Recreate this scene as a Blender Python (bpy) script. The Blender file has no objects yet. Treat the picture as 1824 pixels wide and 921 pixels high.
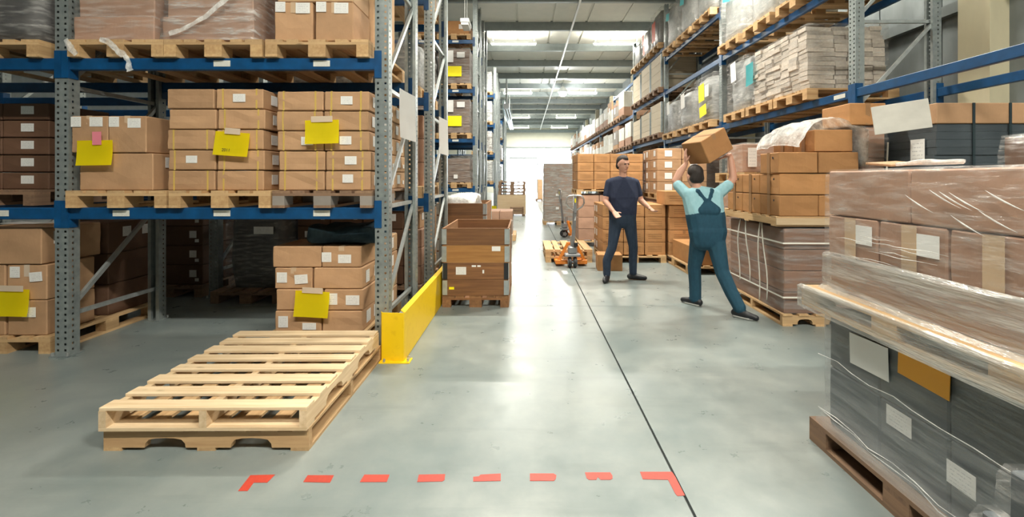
import bpy, bmesh, math, random
from mathutils import Vector, Matrix, noise
import numpy as np
random.seed(7)
R = math.radians
SC = bpy.context.scene
COL = SC.collection

# ------------------------------------------------------------------ camera, sky, exposure
FPX, EYE = 825.0, 1.5                      # focal length in pixels of the 1824 px frame, eye height
cam_d = bpy.data.cameras.new('camera')
cam_d.sensor_fit = 'HORIZONTAL'; cam_d.sensor_width = 36.0
cam_d.lens = 36.0 * FPX / 1824.0
cam_d.shift_x = -23.0 / 1824.0
cam_d.shift_y = -142.5 / 1824.0
cam_d.clip_end = 300
cam = bpy.data.objects.new('camera', cam_d); COL.objects.link(cam)
cam.location = (0, 0, EYE); cam.rotation_euler = (R(90), 0, 0)
SC.camera = cam

world = bpy.data.worlds.new('overcast_sky'); SC.world = world
world.use_nodes = True
bg = world.node_tree.nodes['Background']
bg.inputs[0].default_value = (0.93, 0.97, 1.0, 1); bg.inputs[1].default_value = 9.0

LAMP_W = 300.0                             # each strip light, watts
SC.view_settings.view_transform = 'Standard'
SC.view_settings.look = 'None'
SC.view_settings.gamma = 1.0
SC.view_settings.use_curve_mapping = False
SC.view_settings.exposure = 0.42
SC.cycles.max_bounces = 8
SC.cycles.transparent_max_bounces = 24
SC.cycles.sample_clamp_indirect = 6.0
SC.cycles.use_denoising = True

# ------------------------------------------------------------------ materials
def new_mat(name):
    m = bpy.data.materials.new(name); m.use_nodes = True
    nt = m.node_tree; b = nt.nodes['Principled BSDF']
    return m, nt, b
def N(nt, t, **kw):
    n = nt.nodes.new(t)
    for k, v in kw.items():
        if k.startswith('i_'):
            key = k[2:]
            n.inputs[int(key) if key.isdigit() else key].default_value = v
        else: setattr(n, k, v)
    return n
def L(nt, a, b): nt.links.new(a, b)
def math_n(nt, op, a, b=None, c=None):
    n = nt.nodes.new('ShaderNodeMath'); n.operation = op
    for i, v in enumerate((a, b, c)):
        if v is None: continue
        if isinstance(v, (int, float)): n.inputs[i].default_value = v
        else: nt.links.new(v, n.inputs[i])
    return n.outputs[0]
def mixc(nt, fac, a, b):
    n = nt.nodes.new('ShaderNodeMix'); n.data_type = 'RGBA'
    for s, v in ((n.inputs['Factor'], fac), (n.inputs[6], a), (n.inputs[7], b)):
        if isinstance(v, (int, float)): s.default_value = v
        elif isinstance(v, tuple): s.default_value = v if len(v) == 4 else v + (1,)
        else: nt.links.new(v, s)
    return n.outputs[2]
def coords(nt, scale, rot=(0, 0, 0), rnd=True, src='Object'):
    tc = nt.nodes.new('ShaderNodeTexCoord')
    mp = nt.nodes.new('ShaderNodeMapping'); mp.inputs['Scale'].default_value = scale
    mp.inputs['Rotation'].default_value = rot
    nt.links.new(tc.outputs[src], mp.inputs['Vector'])
    if rnd:
        oi = nt.nodes.new('ShaderNodeObjectInfo')
        k = math_n(nt, 'MULTIPLY', oi.outputs['Random'], 37.0)
        cb = nt.nodes.new('ShaderNodeCombineXYZ')
        for i in range(3): nt.links.new(k, cb.inputs[i])
        nt.links.new(cb.outputs[0], mp.inputs['Location'])
    return mp.outputs[0]
def rand_gain(nt, col, lo, hi):
    oi = nt.nodes.new('ShaderNodeObjectInfo')
    mr = nt.nodes.new('ShaderNodeMapRange'); mr.inputs[3].default_value = lo; mr.inputs[4].default_value = hi
    nt.links.new(oi.outputs['Random'], mr.inputs[0])
    n = nt.nodes.new('ShaderNodeMix'); n.data_type = 'RGBA'; n.blend_type = 'MULTIPLY'; n.inputs['Factor'].default_value = 1
    nt.links.new(col, n.inputs[6]); nt.links.new(mr.outputs[0], n.inputs[7])
    return n.outputs[2]
def noise_n(nt, vec, scale=5, detail=4, rough=.55):
    n = nt.nodes.new('ShaderNodeTexNoise'); n.inputs['Scale'].default_value = scale
    n.inputs['Detail'].default_value = detail; n.inputs['Roughness'].default_value = rough
    nt.links.new(vec, n.inputs['Vector']); return n.outputs['Fac']
def ramp(nt, fac, *stops):
    n = nt.nodes.new('ShaderNodeValToRGB'); e = n.color_ramp.elements
    while len(e) < len(stops): e.new(0.5)
    for el, (p, c) in zip(e, stops):
        el.position = p; el.color = (c, c, c, 1) if isinstance(c, (int, float)) else (*c, 1)
    nt.links.new(fac, n.inputs[0]); return n.outputs[0]
def bump(nt, b, h, s=.2, d=.01):
    n = nt.nodes.new('ShaderNodeBump'); n.inputs['Strength'].default_value = s; n.inputs['Distance'].default_value = d
    nt.links.new(h, n.inputs['Height']); nt.links.new(n.outputs[0], b.inputs['Normal'])

M = {}
def plain(name, rgb, rough=.6, metal=0.0, spec=.5):
    m, nt, b = new_mat(name)
    b.inputs['Base Color'].default_value = (*rgb, 1); b.inputs['Roughness'].default_value = rough
    b.inputs['Metallic'].default_value = metal; b.inputs['Specular IOR Level'].default_value = spec
    M[name] = m; return m
def mottled(name, a, b_, scale=(4, 4, 4), rough=.6, metal=0.0, gain=(.92, 1.08), bmp=0, nscale=5, lo=.3, hi=.7):
    m, nt, b = new_mat(name)
    v = coords(nt, scale); f = noise_n(nt, v, nscale)
    c = mixc(nt, ramp(nt, f, (lo, 0.0), (hi, 1.0)), a, b_)
    L(nt, rand_gain(nt, c, *gain), b.inputs['Base Color'])
    b.inputs['Roughness'].default_value = rough; b.inputs['Metallic'].default_value = metal
    if bmp: bump(nt, b, f, bmp, .01)
    M[name] = m; return m
def wood(name, a, b_, axis=1, knots=True, gain=(.82, 1.12), rough=.75):
    """long grain along the given axis of the piece"""
    m, nt, b = new_mat(name)
    s = [22, 22, 22]; s[axis] = 1.2
    v = coords(nt, tuple(s)); f = noise_n(nt, v, 1.6, 6, .6)
    s2 = [5, 5, 5]; s2[axis] = 2.2
    k = noise_n(nt, coords(nt, tuple(s2)), 1.5, 2)
    c = mixc(nt, ramp(nt, f, (.3, 0.0), (.72, 1.0)), a, b_)
    if knots: c = mixc(nt, ramp(nt, k, (.70, 0.0), (.76, .8)), c, tuple(x * .42 for x in b_))
    L(nt, rand_gain(nt, c, *gain), b.inputs['Base Color'])
    b.inputs['Roughness'].default_value = rough; bump(nt, b, f, .25, .004)
    M[name] = m; return m
def carton_mat(name, a, gain=(.85, 1.12), lines=False, rough=.72):
    m, nt, b = new_mat(name)
    f = noise_n(nt, coords(nt, (2, 2, 3)), 2.2, 4)
    dk = tuple(x * .8 for x in a)
    c = mixc(nt, ramp(nt, f, (.3, 0.0), (.75, 1.0)), a, dk)
    c = rand_gain(nt, c, *gain)
    if lines:                                     # lines of print on the faces
        tc = nt.nodes.new('ShaderNodeTexCoord'); sp = nt.nodes.new('ShaderNodeSeparateXYZ'); L(nt, tc.outputs['Generated'], sp.inputs[0])
        z = math_n(nt, 'FRACT', math_n(nt, 'MULTIPLY', sp.outputs[2], 6.0))
        band = math_n(nt, 'GREATER_THAN', z, .60)
        zin = math_n(nt, 'MULTIPLY', math_n(nt, 'GREATER_THAN', sp.outputs[2], .24), math_n(nt, 'LESS_THAN', sp.outputs[2], .74))
        xin = math_n(nt, 'MULTIPLY', math_n(nt, 'GREATER_THAN', sp.outputs[0], .16), math_n(nt, 'LESS_THAN', sp.outputs[0], .82))
        yin = math_n(nt, 'LESS_THAN', sp.outputs[1], .05)
        k = math_n(nt, 'MULTIPLY', math_n(nt, 'MULTIPLY', band, zin), math_n(nt, 'MULTIPLY', xin, yin))
        c = mixc(nt, math_n(nt, 'MULTIPLY', k, .55), c, tuple(x * .35 for x in a))
    L(nt, c, b.inputs['Base Color'])
    b.inputs['Roughness'].default_value = rough; b.inputs['Specular IOR Level'].default_value = .3
    fine = noise_n(nt, coords(nt, (14, 14, 6)), 3, 2); bump(nt, b, fine, .12, .01)
    M[name] = m; return m
def film_mat(name, tint, alpha_lo, alpha_hi, scale=(2.5, 2.5, 16), rot=(0, 0, 0), rough=.14, lo=.42, hi=.68):
    """clear stretch film: thin see-through sheet, whiter where it is gathered"""
    m, nt, b = new_mat(name)
    v = coords(nt, scale, rot); f = noise_n(nt, v, 2.0, 5, .62)
    mr = nt.nodes.new('ShaderNodeMapRange'); mr.inputs[1].default_value = lo; mr.inputs[2].default_value = hi
    mr.inputs[3].default_value = alpha_lo; mr.inputs[4].default_value = alpha_hi
    L(nt, f, mr.inputs[0]); L(nt, mr.outputs[0], b.inputs['Alpha'])
    b.inputs['Base Color'].default_value = (*tint, 1); b.inputs['Roughness'].default_value = rough
    b.inputs['Specular IOR Level'].default_value = .9
    f2 = noise_n(nt, coords(nt, tuple(s * 1.7 for s in scale), rot), 3.0, 4, .6)
    bump(nt, b, f2, .55, .02)
    M[name] = m; return m
def label_mat(name, paper, ink=(.25, .25, .27)):
    m, nt, b = new_mat(name)
    tc = nt.nodes.new('ShaderNodeTexCoord'); sp = nt.nodes.new('ShaderNodeSeparateXYZ'); L(nt, tc.outputs['Generated'], sp.inputs[0])
    z = math_n(nt, 'FRACT', math_n(nt, 'MULTIPLY', sp.outputs[2], 6.0))
    band = math_n(nt, 'GREATER_THAN', z, .74)
    v = coords(nt, (9, 1, 6), src='Generated'); w = math_n(nt, 'GREATER_THAN', noise_n(nt, v, 2.2, 1), .5)
    inx = math_n(nt, 'MULTIPLY', math_n(nt, 'GREATER_THAN', sp.outputs[0], .12), math_n(nt, 'LESS_THAN', sp.outputs[0], .86))
    inz = math_n(nt, 'MULTIPLY', math_n(nt, 'GREATER_THAN', sp.outputs[2], .1), math_n(nt, 'LESS_THAN', sp.outputs[2], .92))
    k = math_n(nt, 'MULTIPLY', math_n(nt, 'MULTIPLY', band, w), math_n(nt, 'MULTIPLY', inx, inz))
    L(nt, mixc(nt, math_n(nt, 'MULTIPLY', k, .55), paper, ink), b.inputs['Base Color'])
    b.inputs['Roughness'].default_value = .5
    M[name] = m; return m
def lamp_mat(name, rgb, s):
    m, nt, b = new_mat(name)
    b.inputs['Base Color'].default_value = (*rgb, 1)
    b.inputs['Emission Color'].default_value = (*rgb, 1); b.inputs['Emission Strength'].default_value = s
    M[name] = m; return m

carton_mat('kraft', (.50, .30, .165))
carton_mat('kraft_light', (.58, .37, .21))
carton_mat('kraft_orange', (.43, .215, .085))
carton_mat('kraft_print', (.45, .235, .098), lines=True)
carton_mat('kraft_dark_shaded', (.15, .078, .046))  # brown darkened to carry the shade on boxes deep in the racks
carton_mat('kraft_brown', (.25, .135, .085))
carton_mat('kraft_rose', (.42, .25, .17))
carton_mat('white_board', (.74, .72, .65))
carton_mat('kraft_grey', (.30, .27, .24))
wood('pallet_x', (.62, .42, .22), (.46, .28, .13), 0)
wood('pallet_y', (.62, .42, .22), (.46, .28, .13), 1)
wood('block', (.56, .37, .18), (.40, .23, .10), 1)
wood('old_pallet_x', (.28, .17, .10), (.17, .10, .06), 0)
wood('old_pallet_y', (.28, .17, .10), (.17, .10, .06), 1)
wood('new_x', (.76, .60, .40), (.58, .41, .23), 0, gain=(.88, 1.08))
wood('low_x', (.56, .37, .19), (.38, .22, .10), 0, gain=(.88, 1.08))
wood('low_y', (.58, .39, .20), (.40, .24, .11), 1, gain=(.8, 1.1))
wood('new_y', (.74, .57, .37), (.55, .38, .21), 1, gain=(.86, 1.08))
wood('collar_x', (.25, .115, .042), (.12, .05, .018), 0, gain=(.75, 1.15))
wood('collar_y', (.30, .15, .06), (.17, .075, .028), 1, gain=(.75, 1.15))
wood('collar_light_x', (.42, .21, .062), (.26, .115, .03), 0)
wood('crate_pale', (.66, .58, .44), (.55, .46, .33), 1, knots=False)
wood('plywood', (.66, .50, .32), (.56, .40, .24), 0, knots=False)
mottled('galvanised', (.40, .44, .43), (.27, .31, .31), (3, 3, 3), .38, .55, bmp=.05)
mottled('brace_steel', (.56, .60, .59), (.42, .46, .46), (3, 3, 3), .32, .6)
mottled('rack_blue', (.003, .066, .19), (.002, .042, .125), (2, 2, 2), .38, .0)
mottled('guard_yellow', (.86, .56, .004), (.74, .45, .003), (3, 3, 3), .42, bmp=.03, lo=.55, hi=.8)
plain('bolt', (.55, .56, .55), .35, .8)
plain('rubber', (.02, .022, .025), .55)
plain('jack_orange', (.80, .24, .03), .4)
plain('jack_grey', (.30, .31, .32), .4, .4)
plain('chrome', (.62, .62, .62), .25, .8)
plain('black_plastic', (.015, .017, .02), .45)
plain('tape', (.56, .40, .26), .3)
plain('tape_brown', (.30, .165, .075), .35)
plain('clear_tape', (.62, .50, .38), .25)
plain('pink_tape', (.72, .22, .28), .4)
plain('strap_yellow', (.58, .40, .10), .4)
plain('strap_white', (.80, .78, .70), .4)
plain('strap_dark', (.02, .035, .04), .45)
plain('yellow_paper', (1.0, .86, .003), .6)
plain('orange_paper', (.83, .38, .02), .55)
plain('teal_paper', (.10, .52, .56), .6)
plain('red_paper', (.70, .10, .04), .6)
plain('white_paper', (.82, .82, .80), .6)
label_mat('shipping_label', (.80, .79, .76))
label_mat('beam_label', (.66, .66, .60))
mottled('floor_tape', (.44, .042, .022), (.36, .034, .018), (14, 14, 14), .5)
film_mat('film_clear', (.80, .78, .74), .05, .42, lo=.46, hi=.74)
film_mat('film_diag', (.86, .86, .83), .08, .62, (2.2, 2.2, 14), (0, R(38), 0), lo=.45, hi=.72)
film_mat('film_dense', (.50, .51, .47), .22, .62, (1.6, 1.2, 11), (R(10), 0, 0), .16)
film_mat('film_thin', (.50, .54, .55), .08, .45, (1.2, 1.0, 9), (R(14), 0, 0), .12, .45, .75)
film_mat('film_haze', (.54, .57, .57), .13, .46, (1.2, .8, 8), (R(16), 0, 0), .13, .36, .72)
film_mat('film_band', (.60, .60, .56), .30, .74, (1.6, 1.0, 10), (R(10), 0, 0), .15)
film_mat('film_hood', (.92, .92, .89), .42, .95, (5, 5, 5), (0, 0, 0), .2)
film_mat('film_far', (.80, .82, .80), .30, .85, (3, 3, 9))
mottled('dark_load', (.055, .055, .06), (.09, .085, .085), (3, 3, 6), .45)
mottled('brown_load', (.13, .085, .065), (.19, .125, .09), (3, 3, 6), .5)
mottled('grey_load', (.20, .21, .21), (.33, .34, .33), (3, 3, 8), .45)
mottled('white_sack', (.30, .32, .32), (.46, .47, .45), (3, 3, 3), .5, bmp=.3)
mottled('slate_sheet', (.045, .058, .068), (.075, .092, .102), (1, 1, 30), .5)
mottled('book_paper', (.60, .54, .46), (.44, .38, .32), (6, 6, 6), .6, gain=(.75, 1.2))
mottled('dark_cloth', (.008, .028, .042), (.02, .05, .07), (5, 5, 5), .8)
mottled('wall_grey', (.22, .245, .245), (.17, .19, .19), (1, 1, .4), .6)
mottled('wall_cream', (.72, .66, .46), (.66, .60, .42), (1, 1, .4), .6)
mottled('wall_back', (.88, .85, .72), (.84, .80, .68), (.5, .5, .5), .7)
mottled('roof_panel', (.74, .73, .66), (.68, .68, .62), (.6, .6, .6), .55, gain=(.95, 1.05))
mottled('purlin', (.34, .38, .38), (.28, .32, .32), (1, 1, 1), .5, .2)
plain('white_metal', (.75, .77, .75), .4)
plain('glass_metal', (.28, .42, .46), .2, .6)
lamp_mat('tube_glow', (1.0, .97, .86), 9.0)
lamp_mat('spot_glow', (1.0, .98, .90), 22.0)
mottled('denim', (.010, .022, .045), (.018, .034, .062), (9, 9, 3), .85)
mottled('navy_shirt', (.008, .014, .038), (.014, .022, .052), (6, 6, 4), .85)
mottled('overall_blue', (.005, .045, .080), (.010, .065, .105), (6, 6, 3), .85)
mottled('sky_shirt', (.28, .52, .58), (.36, .60, .66), (6, 6, 4), .85)
plain('skin', (.56, .30, .21), .55)
plain('hair', (.018, .012, .010), .7)
plain('shoe', (.010, .011, .014), .5)
plain('sole', (.55, .55, .52), .6)
plain('eye', (.03, .02, .02), .2)
plain('lip', (.40, .15, .12), .5)

def floor_material():
    m, nt, b = new_mat('concrete')
    v = coords(nt, (1, 1, 1), rnd=False)
    big = noise_n(nt, v, .9, 5, .6); mid = noise_n(nt, v, 4.5, 6, .65)
    st = noise_n(nt, coords(nt, (.5, 3.2, 1), rnd=False), 1.4, 5, .6)
    c = mixc(nt, ramp(nt, big, (.32, 0.0), (.68, 1.0)), (.150, .185, .183), (.27, .29, .272))
    c = mixc(nt, ramp(nt, mid, (.30, .42), (.66, 0.0)), c, (.125, .158, .158))
    c = mixc(nt, ramp(nt, st, (.56, 0.0), (.76, .50)), c, (.11, .135, .13))
    L(nt, c, b.inputs['Base Color'])
    rr = ramp(nt, mid, (.25, .24), (.75, .40)); L(nt, rr, b.inputs['Roughness'])
    b.inputs['Specular IOR Level'].default_value = .55
    bump(nt, b, mid, .05, .01)
    M['concrete'] = m
floor_material()
plain('joint', (.05, .055, .055), .9)
plain('yard', (.5, .5, .48), .9)

# ------------------------------------------------------------------ builders
_mesh = {}
def link(name, data, parent=None, loc=(0, 0, 0), rot=(0, 0, 0)):
    o = bpy.data.objects.new(name, data); COL.objects.link(o)
    o.location = loc; o.rotation_euler = rot
    if parent is not None: o.parent = parent
    return o
def tag(o, label, cat, group=None):
    o['label'] = label; o['category'] = cat
    if group: o['group'] = group
    return o
def structure(o, label=None):
    o['kind'] = 'structure'
    if label: o['label'] = label
    return o
def thing(name, label, cat, loc=(0, 0, 0), rz=0.0, group=None):
    return tag(link(name, None, None, loc, (0, 0, rz)), label, cat, group)
def bm_mesh(bm, mat, smooth=False, name='m'):
    me = bpy.data.meshes.new(name); bm.normal_update(); bm.to_mesh(me); bm.free()
    if isinstance(mat, (list, tuple)):
        for k in mat: me.materials.append(M[k])
    else: me.materials.append(M[mat])
    if smooth: me.polygons.foreach_set('use_smooth', [True] * len(me.polygons))
    return me
def box_mesh(sx, sy, sz, mat, bev=0.0, base=True):
    """a box centred in x and y, standing on z = 0 (or centred when base is False)"""
    key = ('b', round(sx, 4), round(sy, 4), round(sz, 4), mat, bev, base)
    if key in _mesh: return _mesh[key]
    bm = bmesh.new(); bmesh.ops.create_cube(bm, size=1)
    for v in bm.verts:
        v.co = Vector((v.co.x * sx, v.co.y * sy, (v.co.z + (.5 if base else 0)) * sz))
    if bev:
        bmesh.ops.bevel(bm, geom=bm.edges[:] , offset=bev, segments=1, affect='EDGES')
    _mesh[key] = bm_mesh(bm, mat); return _mesh[key]
def part(name, mat, x0, x1, y0, y1, z0, z1, parent=None, bev=0.0, rot=(0, 0, 0)):
    """a box-shaped part given by its extents in the parent's space"""
    me = box_mesh(x1 - x0, y1 - y0, z1 - z0, mat, bev, False)
    return link(name, me, parent, ((x0 + x1) / 2, (y0 + y1) / 2, (z0 + z1) / 2), rot)
def poly_prism(pts, z0, z1, mat):
    bm = bmesh.new()
    lo = [bm.verts.new((x, y, z0)) for x, y in pts]; hi = [bm.verts.new((x, y, z1)) for x, y in pts]
    n = len(pts)
    bm.faces.new(hi); bm.faces.new(lo[::-1])
    for i in range(n): bm.faces.new((lo[i], lo[(i + 1) % n], hi[(i + 1) % n], hi[i]))
    bmesh.ops.recalc_face_normals(bm, faces=bm.faces[:])
    return bm_mesh(bm, mat)
def bar_mesh(p0, p1, w, h, mat):
    """a square bar from p0 to p1"""
    p0, p1 = Vector(p0), Vector(p1); d = p1 - p0
    bm = bmesh.new(); bmesh.ops.create_cube(bm, size=1)
    q = d.to_track_quat('Z', 'Y').to_matrix()
    for v in bm.verts:
        v.co = (p0 + p1) / 2 + q @ Vector((v.co.x * w, v.co.y * h, v.co.z * d.length))
    return bm_mesh(bm, mat)
def tube_mesh(pts, r, mat, seg=10, closed=False, rs=None):
    pts = [Vector(p) for p in pts]; n = len(pts); bm = bmesh.new(); rings = []
    up = None
    for i, p in enumerate(pts):
        a = pts[(i - 1) % n] if (closed or i > 0) else p
        b = pts[(i + 1) % n] if (closed or i < n - 1) else p
        t = (b - a).normalized()
        if up is None:
            up = t.orthogonal().normalized()
        up = (up - t * up.dot(t)).normalized(); s = t.cross(up)
        rr = rs[i] if rs else r
        rings.append([bm.verts.new(p + (up * math.cos(k * 2 * math.pi / seg) + s * math.sin(k * 2 * math.pi / seg)) * rr) for k in range(seg)])
    m = n if closed else n - 1
    for i in range(m):
        a, b = rings[i], rings[(i + 1) % n]
        for k in range(seg): bm.faces.new((a[k], a[(k + 1) % seg], b[(k + 1) % seg], b[k]))
    if not closed:
        bm.faces.new(rings[0][::-1]); bm.faces.new(rings[-1])
    bmesh.ops.recalc_face_normals(bm, faces=bm.faces[:])
    return bm_mesh(bm, mat, True)
def cyl_mesh(r, h, mat, axis='Z', seg=20, bev=0.0):
    bm = bmesh.new(); bmesh.ops.create_cone(bm, cap_ends=True, segments=seg, radius1=r, radius2=r, depth=h)
    if bev:
        ed = [e for e in bm.edges if abs(e.verts[0].co.z - e.verts[1].co.z) < 1e-6]
        bmesh.ops.bevel(bm, geom=ed, offset=bev, segments=2, affect='EDGES')
    if axis == 'X': bmesh.ops.rotate(bm, verts=bm.verts, matrix=Matrix.Rotation(R(90), 3, 'Y'))
    if axis == 'Y': bmesh.ops.rotate(bm, verts=bm.verts, matrix=Matrix.Rotation(R(90), 3, 'X'))
    return bm_mesh(bm, mat)

def sticker(parent, face, u, v, w, h, mat, dims, name='label', tilt=0.0, off=.002):
    """a paper stuck on a face of a box-shaped parent (dims = width, depth): u across from the middle, v up from the base"""
    me = box_mesh(w, .002, h, mat, 0, False)
    if face == 'f': loc, rot = (u, -dims[1] / 2 - off, v), (0, tilt, 0)
    elif face == 'l': loc, rot = (-dims[0] / 2 - off, u, v), (0, tilt, R(-90))
    else: loc, rot = (dims[0] / 2 + off, u, v), (0, tilt, R(90))
    return link(name, me, parent, loc, rot)

def carton_mesh(w, d, h, mat, seed=0):
    key = ('c', round(w, 3), round(d, 3), round(h, 3), mat, seed)
    if key in _mesh: return _mesh[key]
    bm = bmesh.new(); bmesh.ops.create_cube(bm, size=1)
    bmesh.ops.subdivide_edges(bm, edges=bm.edges[:], cuts=2, use_grid_fill=True)
    rnd = random.Random(seed * 91 + int(w * 1000))
    for v in bm.verts:
        c = v.co * 2
        k = [c.x, c.y, c.z]
        inner = sum(1 for q in k if abs(q) < .9)
        b = .004 * inner
        nrm = Vector([q if abs(q) > .9 else 0 for q in k])
        co = Vector((v.co.x * w, v.co.y * d, (v.co.z + .5) * h))
        if inner: co += nrm * (b * rnd.uniform(-.5, .6))
        if nrm.z < 0: co.z = max(co.z, 0)
        if nrm.z < 0: co.z = 0
        if nrm.z > 0: co.z = min(co.z, h)
        v.co = co
    sharp = [e for e in bm.edges if len(e.link_faces) == 2 and e.calc_face_angle(0) > .8]
    bmesh.ops.bevel(bm, geom=sharp, offset=.007, segments=1, affect='EDGES')
    _mesh[key] = bm_mesh(bm, mat); return _mesh[key]
def strap_loop(w, d, h, sw, mat, across='y'):
    """a flat band that runs once around a box, in the depth/height plane (or the width/depth plane for 'z')"""
    t = .001; bm = bmesh.new()
    if across == 'y': rect = [(-d / 2 - t, -.0005), (d / 2 + t, -.0005), (d / 2 + t, h + t), (-d / 2 - t, h + t)]
    else: rect = [(-w / 2 - t, -d / 2 - t), (w / 2 + t, -d / 2 - t), (w / 2 + t, d / 2 + t), (-w / 2 - t, d / 2 + t)]
    rings = []
    for s in (-sw / 2, sw / 2):
        for off in (0, .0012):
            r = []
            cx = sum(p[0] for p in rect) / 4; cy = sum(p[1] for p in rect) / 4
            for a, b in rect:
                a2 = a + (off if a > cx else -off); b2 = b + (off if b > cy else (-off if across == 'z' else 0))
                r.append(bm.verts.new((s, a2, b2) if across == 'y' else (a2, b2, s)))
            rings.append(r)
    i0, o0, i1, o1 = rings
    for k in range(4):
        j = (k + 1) % 4
        bm.faces.new((o0[k], o0[j], o1[j], o1[k])); bm.faces.new((i0[k], i1[k], i1[j], i0[j]))
        bm.faces.new((i0[k], i0[j], o0[j], o0[k])); bm.faces.new((i1[k], o1[k], o1[j], i1[j]))
    bmesh.ops.recalc_face_normals(bm, faces=bm.faces[:])
    return bm_mesh(bm, mat)
def tape_mesh(w, d, h, tw, drop, mat, lo=False):
    """sealing tape: along the top seam and down over the front and back edge (lo: the same round the bottom edge)"""
    key = ('t', round(d, 3), round(h, 3), tw, drop, mat)
    if key in _mesh: return _mesh[key]
    t = .0015; bm = bmesh.new()
    path = [(-d / 2 - t, h - drop), (-d / 2 - t, h + t), (d / 2 + t, h + t), (d / 2 + t, h - drop)]
    a = [bm.verts.new((-tw / 2, y, z)) for y, z in path]; b = [bm.verts.new((tw / 2, y, z)) for y, z in path]
    for i in range(3): bm.faces.new((a[i], b[i], b[i + 1], a[i + 1]))
    _mesh[key] = bm_mesh(bm, mat); return _mesh[key]

def carton(x0, x1, y0, y1, z0, z1, label, group=None, mat='kraft', rz=0.0, tape=None, labs=(), straps=(), seed=None, name='cardboard_box', cat='box', tape_mat='tape', parent=None):
    w, d, h = x1 - x0, y1 - y0, z1 - z0 - .004
    sd = random.randint(0, 3) if seed is None else seed
    o = link(name, carton_mesh(w, d, h, mat, sd), parent, ((x0 + x1) / 2, (y0 + y1) / 2, z0), (0, 0, rz))
    if parent is None: tag(o, label, cat, group)
    if tape: link('tape', tape_mesh(w, d, h, .05, tape, tape_mat), o)
    for f, u, v, lw, lh, *rest in labs:
        sticker(o, f, u, v, lw, lh, rest[0] if rest else 'shipping_label', (w, d), tilt=rest[1] if len(rest) > 1 else 0.0, off=.005)
    for u in straps:
        link('strap', strap_loop(w, d, h, .014, 'strap_yellow'), o, (u, 0, 0))
    return o

def pallet(cx, cy, z0, label, w=.8, d=1.2, h=.144, rz=0.0, old=False, group=None, mats=None):
    """block pallet, its narrow end to the front (-y before turning)"""
    px, py, pb = mats or (('old_pallet_x', 'old_pallet_y', 'old_pallet_y') if old else ('pallet_x', 'pallet_y', 'block'))
    t = thing('wooden_pallet', label, 'pallet', (cx, cy, z0), rz, group)
    th = .022; bh = h - 3 * th
    for i, bw in enumerate((.145, .10, .145, .10, .145)):
        x = (-.5 + (i + .5) / 5) * w
        x = (-w / 2 + .0725, -w / 4 + .012, 0, w / 4 - .012, w / 2 - .0725)[i]
        part('deck_board', py, x - bw / 2, x + bw / 2, -d / 2, d / 2, h - th, h, t)
    for y in (-d / 2 + .0725, 0, d / 2 - .0725):
        part('cross_board', px, -w / 2, w / 2, y - .0725, y + .0725, h - 2 * th, h - th, t)
    for x in (-w / 2 + .05, 0, w / 2 - .05):
        bw = .145 if x == 0 else .10
        part('bottom_board', py, x - bw / 2, x + bw / 2, -d / 2, d / 2, 0, th, t)
        for y in (-d / 2 + .0725, 0, d / 2 - .0725):
            part('block', pb, x - bw / 2, x + bw / 2, y - .0725, y + .0725, th, th + bh, t)
    return t

def film_shell(w, d, h, mat, amp=.01, seed=0, nu=30, nv=16, flare=0.0, top=True, freq=(2.2, 9)):
    """a wrinkled sheet of stretch film round a load, closed over the top"""
    bm = bmesh.new(); off = Vector((seed * 3.1, seed * 1.7, seed * .9))
    per = []
    c = .035
    for k in range(nu):
        s = k / nu * 4; e = int(s); f = s - e
        x, y = [(-.5 + f, -.5), (.5, -.5 + f), (.5 - f, .5), (-.5, .5 - f)][e]
        per.append((x, y))
    rings = []
    for j in range(nv + 1):
        v = j / nv; ring = []
        for x, y in per:
            ed = max(abs(x), abs(y)); nx = x if abs(x) > .499 else 0; ny = y if abs(y) > .499 else 0
            n = Vector((nx, ny, 0)).normalized()
            p = Vector((x * w, y * d, v * h))
            q = Vector((p.x * freq[0], p.y * freq[0], p.z * freq[1])) + off
            a = amp * (noise.noise(q) + .5 * noise.noise(q * 2.3)) + amp * .8
            fl = flare * (1 - min(1, v * 6)) if flare else 0
            tp = -.02 * max(0, (v - .94) / .06)
            ring.append(bm.verts.new(p + n * (a + fl + tp)))
        rings.append(ring)
    for j in range(nv):
        for k in range(nu):
            bm.faces.new((rings[j][k], rings[j][(k + 1) % nu], rings[j + 1][(k + 1) % nu], rings[j + 1][k]))
    if top:
        mid = [bm.verts.new((v.co.x * .5, v.co.y * .5, h + amp * (1 + noise.noise(v.co * 5)))) for v in rings[-1]]
        for k in range(nu): bm.faces.new((rings[-1][k], rings[-1][(k + 1) % nu], mid[(k + 1) % nu], mid[k]))
        bm.faces.new(mid)
    return bm_mesh(bm, mat, True)
def lumpy(w, d, h, mat, amp=.02, seed=0, n=5, smooth=True, squash=0.0):
    """a soft irregular block"""
    bm = bmesh.new(); bmesh.ops.create_cube(bm, size=1)
    bmesh.ops.subdivide_edges(bm, edges=bm.edges[:], cuts=n, use_grid_fill=True)
    off = Vector((seed * 2.7, seed * 1.3, seed * 4.1))
    for v in bm.verts:
        c = v.co.copy()
        r = (abs(2 * c.x) ** 8 + abs(2 * c.y) ** 8 + abs(2 * c.z) ** 8) ** (1 / 8) / max(abs(2 * c.x), abs(2 * c.y), abs(2 * c.z), 1e-6)
        p = Vector((c.x * w / r, c.y * d / r, (c.z / r + .5) * h))
        q = p * 3.3 + off
        k = noise.noise_vector(q) * amp + noise.noise_vector(q * 2.4) * amp * .4
        if c.z < -.49: k.z = 0; p.z = 0
        v.co = p + k
        if squash: v.co.z = max(v.co.z, 0)
    return bm_mesh(bm, mat, smooth)

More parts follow.
